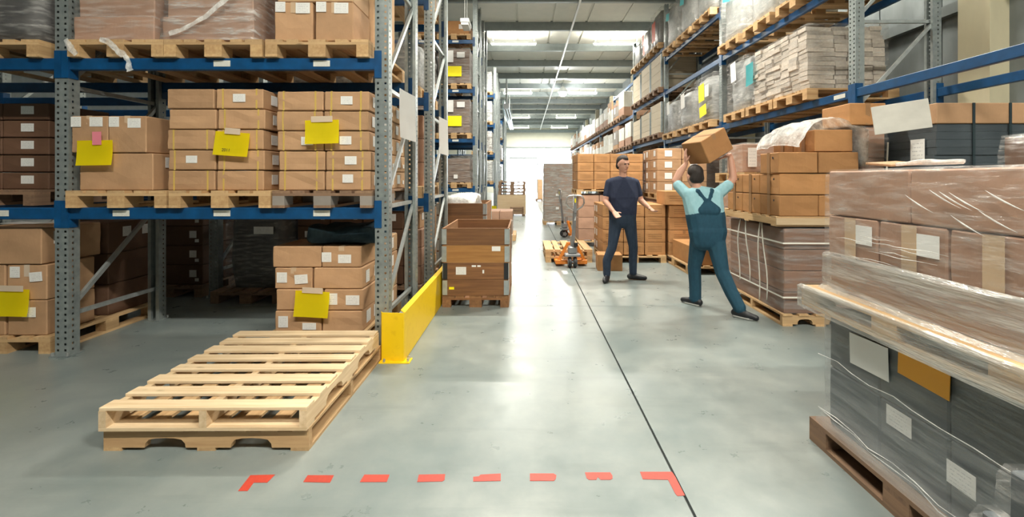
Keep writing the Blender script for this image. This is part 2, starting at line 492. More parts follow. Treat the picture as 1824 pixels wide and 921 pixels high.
def wrapped(cx, cy, z0, w, d, h, label, rz=0.0, core='dark_load', film='film_far', group=None, seed=0, amp=.012, nx=1, nz=1, papers=(), name='wrapped_load', cat='load', flare=0.0, lump=0.0, hi=False, freq=(2.2, 9)):
    """goods bound with stretch film: inner cartons or a soft block, the film, papers under it"""
    t = thing(name, label, cat, (cx, cy, z0), rz, group)
    iw, idp, ih = w - .03, d - .03, h - .012
    if lump:
        link('goods', lumpy(iw, idp, ih, core, lump, seed), t)
    else:
        for i in range(nx):
            for k in range(nz):
                o = link('carton', carton_mesh(iw / nx - .004, idp, ih / nz - .003, core, (seed + i + k) % 3), t, (-iw / 2 + (i + .5) * iw / nx, 0, k * ih / nz))
    link('stretch_film', film_shell(w, d, h, film, amp, seed, 64 if hi else 32, 30 if hi else 12, flare, True, freq), t)
    for f, u, v, lw, lh, mt, *r in papers:
        sticker(t, f, u, v, lw, lh, mt, (w, d), 'paper', r[0] if r else 0.0, off=amp * 2.2 + .004)
    return t
def at(px, py, Y):
    """where a point of the photograph lies at the distance Y: x and z in metres"""
    return ((px - 935) * Y / FPX, EYE - (py - 318) * Y / FPX)

# ------------------------------------------------------------------ the hall
def slab_obj(name, mat, x0, x1, y0, y1, z0, z1, parent=None):
    """a slab whose mesh keeps hall coordinates, so that its texture runs on across the joints"""
    bm = bmesh.new(); bmesh.ops.create_cube(bm, size=1)
    for v in bm.verts: v.co = Vector((x0 + (v.co.x + .5) * (x1 - x0), y0 + (v.co.y + .5) * (y1 - y0), z0 + (v.co.z + .5) * (z1 - z0)))
    return link(name, bm_mesh(bm, mat), parent)
XL, XR, YB, YF, ZC = -13.0, 5.7, -9.0, 50.0, 7.05
fl = structure(slab_obj('floor', 'joint', XL, XR + .3, YB, YF, -.15, -.02), 'grey concrete hall floor with saw-cut joints')
xs = [XL, -5.3, .755, XR + .3]; ys = [YB, 5.45, 11.6, 20.0, 28.0, 36.0, YF]
for i in range(3):
    for j in range(6):
        gx0 = .007 if i == 2 else .002; gx1 = .007 if i == 1 else .002
        slab_obj('slab', 'concrete', xs[i] + gx0, xs[i + 1] - gx1, ys[j] + .0022, ys[j + 1] - .0022, -.019, 0, fl)
yd = structure(slab_obj('floor_yard', 'yard', -30, 30, YF + .4, 110, -.2, -.05), 'pale open yard beyond the far gate')

wr = structure(slab_obj('wall_right', 'wall_grey', XR, XR + .25, YB, YF, 0, ZC + .2), 'grey clad side wall behind the long rack')
y = 1.9
while y < 24:
    part('cladding_panel', 'wall_grey', XR - .03, XR, y + .012, y + 1.088, .02, 6.9, wr); y += 1.1
for y in (5.62, 11.6, 17.6, 23.6, 29.6, 35.6, 41.6):
    part('column', 'wall_cream', XR - .26, XR - .03, y - .2, y + .2, 0, ZC - .3, wr)
for z in (1.15, 3.72, 5.2):
    part('girt', 'wall_grey', XR - .13, XR - .03, 1.0, YF, z - .07, z + .07, wr)
structure(slab_obj('wall_left', 'wall_grey', XL - .25, XL, YB, YF, 0, ZC + .2), 'grey side wall far behind the cross racks')
structure(slab_obj('wall_front', 'wall_grey', XL, XR, YB - .25, YB, 0, ZC + .2), 'grey end wall behind the camera')
wb = structure(thing('wall_back', 'cream end wall above the bright gate', 'wall', (0, YF, 0)))
del wb['category']
part('wall_panel', 'wall_back', XL, -3.3, 0, .35, 0, ZC + .2, wb)
part('wall_panel', 'wall_back', 5.3, XR, 0, .35, 0, ZC + .2, wb)
part('header', 'wall_back', -3.3, 5.3, 0, .35, 4.75, ZC + .2, wb)
part('header_rail', 'purlin', -3.3, 5.3, -.12, 0, 4.78, 4.92, wb)
part('header_rail', 'purlin', XL, XR, -.25, 0, 6.45, 6.75, wb)
d1 = structure(thing('door_1', 'tall glazed gate standing open to bright daylight', 'door', (0, YF + .1, 0))); del d1['category']
part('lintel', 'purlin', -1.7, 1.35, -.1, .1, 3.62, 3.82, d1)
for x in (-1.7, -.12, 1.35, 2.05): part('door_post', 'purlin', x - .05, x + .05, -.06, .06, 0, 3.62 if x < 2 else 3.1, d1)
part('door_rail', 'purlin', 1.35, 2.05, -.05, .05, 3.0, 3.1, d1)
part('door_rail', 'purlin', -1.7, -.12, -.04, .04, 1.25, 1.32, d1)

ce = structure(slab_obj('ceiling', 'roof_panel', XL, XR + .25, YB, YF + .35, ZC + .05, ZC + .25), 'pale panelled roof underside with steel purlins')
py0, step = 11.2, 2.65
for j in range(15):
    y = py0 + j * step
    for i in range(9):
        x = -5.2 + i * 1.23
        if y + step < YF: part('ceiling_panel', 'roof_panel', x + .04, x + 1.19, y + .06, y + step - .06, ZC + .005, ZC + .05, ce)
for j in range(-3, 15):
    y = py0 + j * step
    part('purlin', 'purlin', XL, XR, y - .045, y + .045, ZC - .26, ZC + .05, ce)
    part('purlin_flange', 'purlin', XL, XR, y - .045, y + .07, ZC - .28, ZC - .26, ce)
t = thing('cable_conduit', 'thin pale conduit running lengthwise under the roof purlins', 'conduit', (1.62, 0, ZC - .345))
for a, b in ((11, 19), (19.03, 27), (27.03, 35), (35.03, 49.5)):
    part('pipe', 'white_metal', -.03, .03, a, b, -.02, .04, t)

def strip_light(x, y, label, z=6.55, ln=1.75, gain=1.0):
    t = thing('strip_light', label, 'lamp', (x, y, z), 0, 'strip lights under the roof')
    part('housing', 'white_metal', -ln / 2, ln / 2, -.09, .09, .05, .13, t)
    for s in (-.045, .045):
        link('lamp_tube', cyl_mesh(.022, ln - .08, 'tube_glow', 'X', 10), t, (0, s, .022))
    for s in (-ln / 2 + .1, ln / 2 - .1):
        part('hanger', 'white_metal', s - .006, s + .006, -.006, .006, .13, ZC + .05 - z, t)
    ld = bpy.data.lights.new('strip_light_glow', 'AREA'); ld.shape = 'RECTANGLE'; ld.size = ln; ld.size_y = .2
    ld.energy = LAMP_W * gain; ld.color = (1.0, .96, .86); ld.spread = R(170)
    link('lamp_glow', ld, t, (0, 0, -.006))
    lu = ld.copy(); lu.energy = LAMP_W * gain * .55; link('lamp_uplight', lu, t, (0, 0, .14), (math.pi, 0, 0))
    return t
rows = ((-1.0, 'above the camera'), (7.5, 'above the two workers'), (17.5, 'first pair seen under the roof'), (27.7, 'second pair seen under the roof'), (38.8, 'third pair seen under the roof'), (46.5, 'added pair brightening the end wall'))  # last row is an added pair that brightens the end wall header
for y, w in rows:
    gn = 1.15 if y < 0 else 1.0
    strip_light(-.43, y, f'lit strip light over the aisle, {w}, rack end side', gain=gn)
    strip_light(3.45, y, f'lit strip light over the long rack, {w}', gain=gn)
t = thing('high_bay_lamp', 'round glaring lamp hanging among the far strip lights', 'lamp', (2.18, 26.6, 6.45))
link('reflector', tube_mesh([(0, 0, 0), (0, 0, .1), (0, 0, .28), (0, 0, .34)], .2, 'white_metal', 20, rs=[.3, .27, .12, .06]), t)
link('bulb', tube_mesh([(0, 0, .0), (0, 0, -.06), (0, 0, -.14), (0, 0, -.2), (0, 0, -.23)], .2, 'spot_glow', 18, rs=[.2, .22, .2, .13, .03]), t, (0, 0, -.012))
part('hanger', 'white_metal', -.008, .008, -.008, .008, .34, ZC - 6.4, t)
ld = bpy.data.lights.new('high_bay_glow', 'POINT'); ld.energy = 260; ld.shadow_soft_size = .2; link('lamp_glow', ld, t, (0, 0, -.5))

t = thing('tube_heater', 'long suspended radiant tube heater with a reflector hood over the aisle', 'heater', (-.98, 24.5, 5.15))
link('hood', poly_prism([(-.17, 0), (.17, 0), (.10, 10.2), (-.10, 10.2)], .10, .13, 'glass_metal'), t)
for s in (-1, 1):
    link('hood_side', bar_mesh((s * .17, 0, .06), (s * .13, 10.2, .06), .02, .12, 'glass_metal'), t)
    link('heater_tube', tube_mesh([(s * .07, .1, .02), (s * .06, 10.1, .02)], .035, 'chrome', 10), t)
part('burner_box', 'jack_grey', -.14, .14, -.3, 0, .0, .26, t)
for yy in (.3, 5, 9.8):
    link('drop_rod', tube_mesh([(0, yy, .12), (0, yy, ZC - 5.1)], .025 if yy > 1 else .05, 'white_metal', 8), t)
t = thing('hanging_lamp_box', 'small white emergency lamp box hanging from wires over the cross aisle', 'lamp', (-1.35, 10.6, 5.0))
part('housing', 'white_metal', -.1, .1, -.25, .25, 0, .09, t, .01)
part('diffuser', 'white_paper', -.08, .08, -.23, .23, -.05, 0, t)
for s in (-.2, .2): part('wire', 'white_metal', -.004, .004, s - .004, s + .004, .09, ZC - 4.95, t)

# ------------------------------------------------------------------ pallet racks
def upright_mesh(h, w=.115, d=.10, pitch=.05):
    key = ('u', round(h, 2), w, d)
    if key in _mesh: return _mesh[key]
    bm = bmesh.new(); n = int(h / pitch); hh = .018
    zs = []
    for i in range(n): zs += [i * pitch, i * pitch + pitch - hh]
    zs.append(n * pitch)
    def face(cols, holes, place):
        for r in range(len(zs) - 1):
            for c in range(len(cols) - 1):
                if r % 2 == 1 and c in holes: continue
                bm.faces.new([bm.verts.new(place(cols[a], zs[b])) for a, b in ((c, r), (c + 1, r), (c + 1, r + 1), (c, r + 1))])
    q = w / 2
    face([-q, -.040, -.022, .022, .040, q], (1, 3), lambda a, z: (a, 0, z))
    face([0, .030, .046, d], (1,), lambda a, z: (q, a, z))
    face([0, .030, .046, d], (1,), lambda a, z: (-q, a, z))
    for s in (-1, 1):
        bm.faces.new([bm.verts.new(p) for p in ((s * q, d, 0), (s * q * .45, d, 0), (s * q * .45, d, n * pitch), (s * q, d, n * pitch))])
        v = [bm.verts.new(p) for p in ((s * q * .45, d, 0), (s * q * .45, d - .03, 0), (s * q * .45, d - .03, n * pitch), (s * q * .45, d, n * pitch))]
        bm.faces.new(v)
    bmesh.ops.remove_doubles(bm, verts=bm.verts[:], dist=.0002)
    _mesh[key] = bm_mesh(bm, 'galvanised'); return _mesh[key]
ZBR = [.34, 1.255, 2.285, 3.31, 4.33, 5.35]
def rack(label, loc, rz, frames, D, levels, heights=None, tags=None, braces=True, tag_mat='beam_label'):
    t = thing('pallet_rack', label, 'rack', loc, rz)
    n = len(frames); heights = heights or [6.2] * n
    for i, x in enumerate(frames):
        h = heights[i]
        for back in (0, 1):
            o = link('upright', upright_mesh(h), t, (x, D if back else 0, .012), (0, 0, math.pi if back else 0))
            part('base_plate', 'galvanised', -.08, .08, -.03, .12, -.012, 0, o)
            for bx in (-.065, .065): link('anchor_bolt', cyl_mesh(.012, .03, 'bolt', 'Z', 6), o, (bx, -.015, .01))
        for z in ZBR:
            if z > h - .1: break
            link('brace', bar_mesh((x, .07, z), (x, D - .07, z), .03, .035, 'brace_steel'), t)
            z2 = z + 1.0 if z > .5 else 1.22
            if z2 < h: link('brace', bar_mesh((x + .018, .07, z + .07), (x + .018, D - .07, z2 - .0), .028, .035, 'brace_steel'), t)
    for b in range(n - 1):
        xa, xb = sorted((frames[b], frames[b + 1]))
        for li, z in enumerate(levels[b]):
            for back in (0, 1):
                y0, y1 = (.005, .055) if not back else (D - .055, D - .005)
                bm_ = part('beam', 'rack_blue', xa + .058, xb - .058, y0, y1, z - .10, z, t, .006)
                half = (xb - xa) / 2 - .058
                for s in (-1, 1):
                    yy = -.030 if not back else .030
                    part('connector', 'rack_blue', s * (half + .028) - .029, s * (half + .028) + .029, min(yy - .006, yy + .006), max(yy - .006, yy + .006), -.12, .11, bm_)
                    part('connector_side', 'rack_blue', s * (half - .003) - .003, s * (half - .003) + .003, -.03, .05, -.12, .11, bm_)
                if not back:
                    for u, lw in (tags or {}).get((b, li), ()):
                        part('shelf_label', tag_mat, u - lw / 2, u + lw / 2, -.029, -.0265, -.022, .028, bm_)
    return t
LV = [1.254, 2.516, 3.78, 5.04]
F0 = [-1.205, -3.90, -6.60, -9.30]
rack('blue and galvanised pallet rack facing the camera, in front of all other cross racks', (0, 3.9, 0), 0, F0, 1.06, [LV] * 3, None,
     {(0, 0): [(-.85, .14), (0, .14), (.84, .14)], (0, 1): [(0.0, .14), (.84, .14)], (1, 0): [(.82, .16)], (1, 1): []})
rack('second cross rack, standing directly behind the one facing the camera', (0, 5.8, 0), 0, F0, 1.1, [LV] * 3)
rack('third cross rack, facing the camera beyond the open wooden crates', (0, 11.8, 0), 0, [-1.27, -3.97, -6.67], 1.06, [LV] * 2, None, {(0, k): [(.85, .16), (0, .16)] for k in range(4)})
rack('fourth cross rack, directly behind the third along the aisle', (0, 13.8, 0), 0, [-1.27, -3.97], 1.06, [LV])
rack('fifth cross rack along the aisle, beyond the small box stack', (0, 19.6, 0), 0, [-1.27, -3.97], 1.06, [LV])
rack('sixth cross rack, behind the fifth by the plywood case', (0, 21.6, 0), 0, [-1.27, -3.97], 1.06, [LV])
rack('seventh cross rack along the aisle, next to last', (0, 27.5, 0), 0, [-1.27, -3.97], 1.06, [LV])
rack('last cross rack along the aisle, closest to the end wall', (0, 29.5, 0), 0, [-1.27, -3.97], 1.06, [LV])
RY = [1.75, 5.35, 8.95, 12.55, 16.15, 19.75, 23.35, 26.95, 30.55, 34.15, 37.75]
RL = [[2.53], [2.53, 3.85, 5.15], [2.53, 3.85, 4.75], [2.62, 3.87, 5.1], [2.55, 3.75, 4.9]] + [[2.5, 3.75]] * 5
rack('long blue pallet rack lining the whole side wall along the aisle', (3.78, 0, 0), R(-90), [-y for y in RY], .98, RL, [6.2] * 5 + [5.05] * 6,
     {(1, 0): [(1.58, .2)], (2, 0): [(-1.2, .12), (.1, .12)]})
g = thing('guard_rail', 'bright yellow bent steel rack guard bolted down beside the rack end', 'guard', (0, 0, 0))
g.location = (-.985, 3.80, 0)
def guard_plate():
    bm = bmesh.new()
    # plan outline of the folded sheet: end plate, long side, with a lip along the top
    path = [(-.205, .03), (-.19, .0), (-.005, -.02), (.0, .0), (.0, 3.1)]
    lo = [bm.verts.new((x, y, .006)) for x, y in path]; hi = [bm.verts.new((x, y, .40)) for x, y in path]
    lip = [bm.verts.new(p) for p in ((-.19, .06, .405), (-.17, .06, .405), (-.05, .06, .405), (-.05, .06, .405), (-.05, 3.1, .405))]
    for i in range(4):
        bm.faces.new((lo[i], lo[i + 1], hi[i + 1], hi[i]))
    bm.faces.new((hi[3], hi[4], lip[4], lip[3]))
    bmesh.ops.remove_doubles(bm, verts=bm.verts[:], dist=.0005)
    for v in [v for v in bm.verts if not v.link_faces]: bm.verts.remove(v)
    ret = bmesh.ops.solidify(bm, geom=bm.faces[:], thickness=.006)
    bmesh.ops.recalc_face_normals(bm, faces=bm.faces[:])
    return bm_mesh(bm, 'guard_yellow')
link('guard_plate', guard_plate(), g)
part('foot_plate', 'guard_yellow', -.20, .05, -.05, .055, 0, .008, g)
for x, y in ((-.16, -.035), (.03, -.02), (.03, .035)):
    link('anchor_bolt', cyl_mesh(.011, .03, 'bolt', 'Z', 6), g, (x, y, .018))
part('inner_stay', 'brace_steel', -.12, -.08, .05, 1.3, .28, .32, g)

# ------------------------------------------------------------------ two new pallets on the floor
def stringer(length, h, w, mat, axis, notches=True):
    """a board on edge with two arched notches cut from its lower side"""
    out = [(-length / 2, 0)]
    if notches:
        for c in (-length * .20, length * .22):
            r = length * .10; out.append((c - r, 0))
            for k in range(7):
                a = math.pi * (1 - k / 6); out.append((c + r * .92 * math.cos(a), .035 + .018 * math.sin(a)) if 0 < k < 6 else (c + r * .97 * math.cos(a), .022))
            out.append((c + r, 0))
    out += [(length / 2, 0), (length / 2, h), (-length / 2, h)]
    bm = bmesh.new(); rings = []
    for s in (-w / 2, w / 2):
        rings.append([bm.verts.new((a, s, z) if axis == 'x' else (s, a, z)) for a, z in out])
    n = len(out)
    bm.faces.new(rings[0]); bm.faces.new(rings[1][::-1])
    for i in range(n): bm.faces.new((rings[0][i], rings[1][i], rings[1][(i + 1) % n], rings[0][(i + 1) % n]))
    bmesh.ops.recalc_face_normals(bm, faces=bm.faces[:])
    return bm_mesh(bm, mat)
t = thing('wooden_pallet', 'pale new pallet with arched cut-outs, lying under the upper one on the floor', 'pallet', (-1.755, 3.19, 0), 0, 'new slatted pallets on the floor')
W_, D_ = 1.13, 1.28
s_x = stringer(W_, .088, .04, 'low_x', 'x')
for y in (-D_ / 2 + .02, 0, D_ / 2 - .02): link('stringer', s_x, t, (0, y, .018))
for k in range(7):
    x = -W_ / 2 + .045 + k * (W_ - .09) / 6
    part('deck_board', 'low_y', x - .045, x + .045, -D_ / 2, D_ / 2, .106, .122, t)
for x in (-W_ / 2 + .05, 0, W_ / 2 - .05):
    part('bottom_board', 'low_y', x - .05, x + .05, -D_ / 2 + .0, D_ / 2, .0, .018, t)
t = thing('wooden_pallet', 'pale new pallet with eight wide slats, stacked on another pallet', 'pallet', (-1.762, 3.165, .1225), R(.4), 'new slatted pallets on the floor')
s_y = stringer(D_, .092, .04, 'new_y', 'y')
for x in (-W_ / 2 + .02, 0, W_ / 2 - .02): link('stringer', s_y, t, (x, 0, .018))
rr = random.Random(3)
for k in range(8):
    y = -D_ / 2 + .05 + k * (D_ - .1) / 7; bw = .1 + rr.uniform(-.008, .01); ex = rr.uniform(-.008, .008)
    part('deck_board', 'new_x', -W_ / 2 + ex, W_ / 2 + ex, y - bw / 2, y + bw / 2, .11, .128, t, .002)
for y in (-D_ / 2 + .05, 0, D_ / 2 - .05):
    part('bottom_board', 'new_x', -W_ / 2, W_ / 2, y - .05, y + .05, 0, .018, t)

# ------------------------------------------------------------------ floor tape
def floor_at(px, py):
    Y = EYE * FPX / (py - 318); return ((px - 935) * Y / FPX, Y)
def piece(label, pts):
    me = poly_prism([floor_at(*p) for p in pts], .0005, .0018, 'floor_tape')
    tag(link('floor_tape', me), label, 'tape', 'red tape pieces in a row on the floor')
piece('red tape corner piece on the floor, below the stacked pallets', [(424, 875), (446, 847), (490, 846), (476, 860), (452, 860), (441, 875)])
piece('straight red floor tape strip next to the corner piece below the pallets', [(540, 859), (548, 847), (595, 847), (588, 860)])
piece('straight red floor tape strip, second from the corner below the pallets', [(641, 859), (649, 846), (694, 846), (689, 859)])
piece('straight red floor tape strip with one clipped corner, third from the pallets', [(743, 859), (746, 846), (793, 845), (792, 855), (788, 858)])
piece('red floor tape strip with a stepped torn upper edge', [(843, 858), (843, 850), (853, 849), (856, 846), (892, 844), (892, 857)])
piece('red floor tape strip with a ragged torn end', [(944, 857), (944, 844), (986, 844), (991, 847), (990, 853), (987, 857)])
piece('red floor tape strip with a small bite torn from its lower edge', [(1042, 842), (1055, 842), (1087, 842), (1091, 848), (1091, 853), (1087, 855), (1070, 855), (1065, 850), (1062, 855), (1049, 855), (1045, 852)])
piece('red tape corner piece on the floor, touching the long dark joint', [(1140, 841), (1197, 841), (1203, 850), (1220, 883), (1207, 884), (1203, 880), (1190, 855), (1145, 854)])

# ------------------------------------------------------------------ goods on the cross rack facing the camera
def ribbon(pts, w, mat, seed=0, n=6):
    """a crumpled strip of sheet along a path, its width upright to the path"""
    bm = bmesh.new(); rows_ = []; pts = [Vector(p) for p in pts]
    fine = []
    for a, b_ in zip(pts, pts[1:]):
        for k in range(4): fine.append(a.lerp(b_, k / 4))
    fine.append(pts[-1])
    for i, p in enumerate(fine):
        tdir = (fine[min(i + 1, len(fine) - 1)] - fine[max(i - 1, 0)]).normalized()
        s = tdir.cross(Vector((0, 1, 0))).normalized(); row = []
        ww = w * (.55 + .45 * noise.noise(Vector((i * .4, seed, 0))) + .2)
        for k in range(n + 1):
            q = p + s * ww * (k / n - .5); nv = noise.noise(Vector((q.x * 30, q.z * 30, seed)))
            row.append(bm.verts.new((q.x, q.y - .012 * nv - .006, q.z)))
        rows_.append(row)
    for a, b_ in zip(rows_, rows_[1:]):
        for k in range(n): bm.faces.new((a[k], a[k + 1], b_[k + 1], b_[k]))
    return bm_mesh(bm, mat, True)
ROW5 = ['bottom row', 'second row up', 'middle row', 'fourth row up', 'top row']
ROW4 = ['bottom row', 'second row up', 'third row up', 'top row']
SHELF1 = 'first rack shelf'
def sheet_mesh(w, h, mat, curl=.02, seed=0):
    bm = bmesh.new(); n = 8; g_ = []
    for j in range(n + 1):
        for i in range(n + 1):
            x, z = (i / n - .5) * w, (j / n - .5) * h
            y = -curl * ((1 - j / n) ** 2) - .25 * curl * (abs(2 * i / n - 1) ** 2) + .003 * noise.noise(Vector((x * 9, z * 9, seed)))
            g_.append(bm.verts.new((x, y, z)))
    for j in range(n):
        for i in range(n):
            a = j * (n + 1) + i; bm.faces.new((g_[a], g_[a + 1], g_[a + n + 2], g_[a + n + 1]))
    bmesh.ops.solidify(bm, geom=bm.faces[:], thickness=.001)
    return bm_mesh(bm, mat, False)
def sheet(x, y, z, w, h, label, tilt=0.0, tape='clear_tape', tw=.12, th=.05, mat='yellow_paper', rz=0.0, group='yellow paper sheets taped to loads', tx=0.0):
    o = link('paper_sheet', sheet_mesh(w, h, mat, .018, x), None, (x, y, z), (0, tilt, rz)); tag(o, label, 'sheet', group)
    if tape: part('adhesive_tape', tape, tx - tw / 2, tx + tw / 2, -.009, -.007, h / 2 - th * .35, h / 2 + th * .65, o)
    return o

Z1 = 1.2545; T1 = Z1 + .144
pallet(-3.41, 4.46, Z1, 'pallet on the first shelf under the large box with two small boxes', .84, 1.2, rz=0)
pallet(-2.545, 4.46, Z1, 'pallet on the first shelf under the middle stack of strapped boxes', .85, 1.2)
pallet(-1.69, 4.46, Z1, 'dark weathered pallet on the first shelf beside the rack end upright', .83, 1.2, mats=('old_pallet_x', 'old_pallet_y', 'kraft_grey'))
carton(-3.77, -3.148, 3.92, 4.9, T1 + .001, T1 + .318, 'wide plain brown box carrying two labelled smaller boxes on the first shelf', labs=[('r', -.3, .24, .12, .09)])
zt = T1 + .320
carton(-3.83, -3.522, 3.91, 4.35, zt, zt + .314, 'brown box with two labels, next to the upright, half behind a yellow sheet', tape=.07, labs=[('f', -.11, .26, .085, .085), ('f', .06, .26, .11, .08)])
carton(-3.512, -3.198, 3.91, 4.35, zt, zt + .314, 'brown box with two labels, between the yellow-sheet box and strapped stack', tape=.07, labs=[('f', -.11, .26, .085, .085), ('f', .06, .25, .11, .08)])
carton(-3.82, -3.50, 4.37, 4.85, zt, zt + .30, 'brown box standing behind the box with the pink-taped yellow sheet')
carton(-3.49, -3.18, 4.37, 4.85, zt, zt + .30, 'brown box standing behind the two-label box next to the strapped stack')
h = .1735
for k in range(5):
    j = [0, .006, -.004, .01, -.006][k]
    strap = (-.145, .14) if k in (0, 2) else ((-.145,) if k == 1 else ())
    carton(-3.03 + j, -2.632 + j, 3.93, 4.31, T1 + .001 + k * h, T1 + (k + 1) * h - .003, f'brown box in the middle strapped stack, outer column, {ROW5[k]}', 'strapped boxes on the first shelf', 'kraft',
           straps=strap, labs=[('f', .0, .09, .095, .062)] if k == 1 else [])
    carton(-2.614 + j, -2.217 + j, 3.93, 4.31, T1 + .001 + k * h, T1 + (k + 1) * h - .003, f'brown box in the middle strapped stack, inner column, {ROW5[k]}', 'strapped boxes on the first shelf', 'kraft',
           straps=(-.14, .145), labs=([('f', .0, .09, .105, .068)] if k == 4 else []) + [('r', -.02, .09, .10, .085)])
    for r_ in (1, 2):
        carton(-2.614 + j, -2.217 + j, 3.93 + .39 * r_, 4.31 + .39 * r_, T1 + .001 + k * h, T1 + (k + 1) * h - .003, f'brown box {["", "directly behind", "at the back of"][r_]} the middle strapped stack, {ROW5[k]}', 'strapped boxes on the first shelf', labs=[('r', 0, .09, .10, .085)])
h = .1695
LAB3 = {(0, 2): [('f', .06, .08, .1, .07)], (1, 4): [('f', .0, .085, .1, .07)], (1, 2): [('f', -.01, .085, .1, .07)], (1, 1): [('f', .02, .085, .1, .07)], (1, 0): [('f', .0, .10, .09, .07)]}
for k in range(5):
    j = [.01, .014, 0, -.006, 0][k]
    carton(-2.10 + j, -1.712 + j, 3.93, 4.31, T1 + .001 + k * h, T1 + (k + 1) * h - .003, f'brown box in the strapped stack by the rack end, outer column, {ROW5[k]}', 'strapped boxes on the first shelf', straps=(-.14, .13), labs=LAB3.get((0, k), []))
    carton(-1.700 + j, -1.322 + j, 3.93, 4.31, T1 + .001 + k * h, T1 + (k + 1) * h - .003, f'brown box in the strapped stack by the rack end, inner column, {ROW5[k]}', 'strapped boxes on the first shelf', straps=(-.13, .12), labs=LAB3.get((1, k), []) + [('r', -.05, .085, .1, .09)])
    for r_ in (1, 2):
        carton(-1.700 + j, -1.33 + j, 3.94 + .39 * r_, 4.31 + .39 * r_, T1 + .001 + k * h, T1 + (k + 1) * h - .003, f'brown labelled box seen through the end frame, {["", "next to front", "rearmost"][r_]}, {ROW5[k]}', 'strapped boxes on the first shelf', 'kraft_light',
               labs=[('r', -.08, .09, .1, .09), ('r', .1, .06, .05, .04)])
sheet(-3.602, 3.885, 1.715, .30, .21, 'yellow sheet with pink tape hanging across the two-label box', R(-1), 'pink_tape', .075, .11, tx=.02)
o = sheet(-2.465, 3.90, 1.79, .29, .20, 'yellow sheet marked 2011 taped to the middle strapped stack', R(4), tw=.13)
fc = bpy.data.curves.new('year_text', 'FONT'); fc.body = '2011'; fc.size = .036; fc.align_x = 'CENTER'
fo = bpy.data.objects.new('year_text', fc); COL.objects.link(fo)
bpy.context.view_layer.update()
tm = bpy.data.meshes.new_from_object(fo.evaluated_get(bpy.context.evaluated_depsgraph_get())); bpy.data.objects.remove(fo)
tm.materials.clear(); tm.materials.append(M['rubber'])
link('printed_year', tm, o, (-.04, -.0165, -.065), (R(84), 0, 0))
sheet(-1.705, 3.90, 1.892, .285, .20, 'yellow sheet taped to the strapped stack by the rack end', R(-1.5), tw=.18)

Z2 = 2.5165; T2 = Z2 + .144
pallet(-3.415, 4.46, Z2, 'pallet on the second shelf next to the upright with torn film hanging', .80, 1.2)
pallet(-2.60, 4.46, Z2, 'pallet on the second shelf under the film-wrapped load with diagonal film', .82, 1.2)
pallet(-1.735, 4.46, Z2, 'pallet on the second shelf under the two small labelled boxes', .86, 1.2)
def two_tier(cx, w, label, film, seed):
    t = thing('wrapped_load', label, 'load', (cx, 4.46, T2 + .001), 0, 'film-wrapped tray loads on the second shelf')
    link('tray', carton_mesh(w, 1.1, .205, 'kraft_rose', 0), t)
    link('carton', carton_mesh(w - .04, 1.04, .60, 'kraft_rose', 1), t, (0, .0, .207))
    f = film_shell(w + .012, 1.12, .215, film, .004, seed, 40, 10, .01, False); link('stretch_film', f, t)
    f = film_shell(w - .02, 1.07, .62, film, .006, seed + 2, 40, 20, .012); link('stretch_film', f, t, (0, 0, .2))
    return t
two_tier(-3.47, .68, 'film-wrapped brown tray load on the second shelf next to the upright', 'film_clear', 1)
o = two_tier(-2.675, .77, 'film-wrapped brown tray load with a diagonal film band, second shelf', 'film_diag', 4)
link('film_band', ribbon([(-.30, -.582, .05), (-.2, -.582, .08), (.0, -.582, .19), (.2, -.582, .36), (.3, -.578, .47)], .05, 'film_hood', 3), o)
carton(-2.118, -1.797, 3.92, 4.34, T2 + .001, T2 + .335, 'brown box with two labels on the second shelf, beside the diagonal film load', tape=.09, labs=[('f', -.11, .29, .085, .085), ('f', .08, .28, .12, .09)])
carton(-1.773, -1.452, 3.92, 4.34, T2 + .001, T2 + .335, 'brown box with two labels on the second shelf, nearer the rack end', tape=.09, labs=[('f', -.11, .29, .085, .085), ('f', .06, .28, .12, .09)])
carton(-2.12, -1.42, 4.36, 5.05, T2 + .001, T2 + .93, 'very tall plain brown carton at the rear of the second shelf, rack end', mat='kraft_light')
carton(-2.10, -1.46, 3.93, 4.33, T2 + .337, T2 + .75, 'large brown carton resting on the two labelled boxes, second shelf', mat='kraft_light')
def torn_film(x, y, z, pts, label):
    me = ribbon([(p[0], p[1] - .02, p[2]) for p in pts], .065, 'film_hood', x)
    tag(link('film_scrap', me, None, (x, y, z)), label, 'film', 'torn film scraps on the second shelf')
torn_film(-3.44, 3.85, T2 - .01, [(-.07, 0, .0), (0, -.006, -.02), (.06, -.012, -.07), (.10, -.02, -.11), (.16, -.03, -.14), (.19, -.035, -.18), (.20, -.036, -.24), (.21, -.036, -.27)], 'torn clear film hanging over the blue beam below a pallet')
torn_film(-3.76, 3.85, T2 - .01, [(-.03, 0, .0), (0, -.008, -.05), (.03, -.012, -.09), (.07, -.014, -.13)], 'short torn film scrap on the pallet beside the upright')

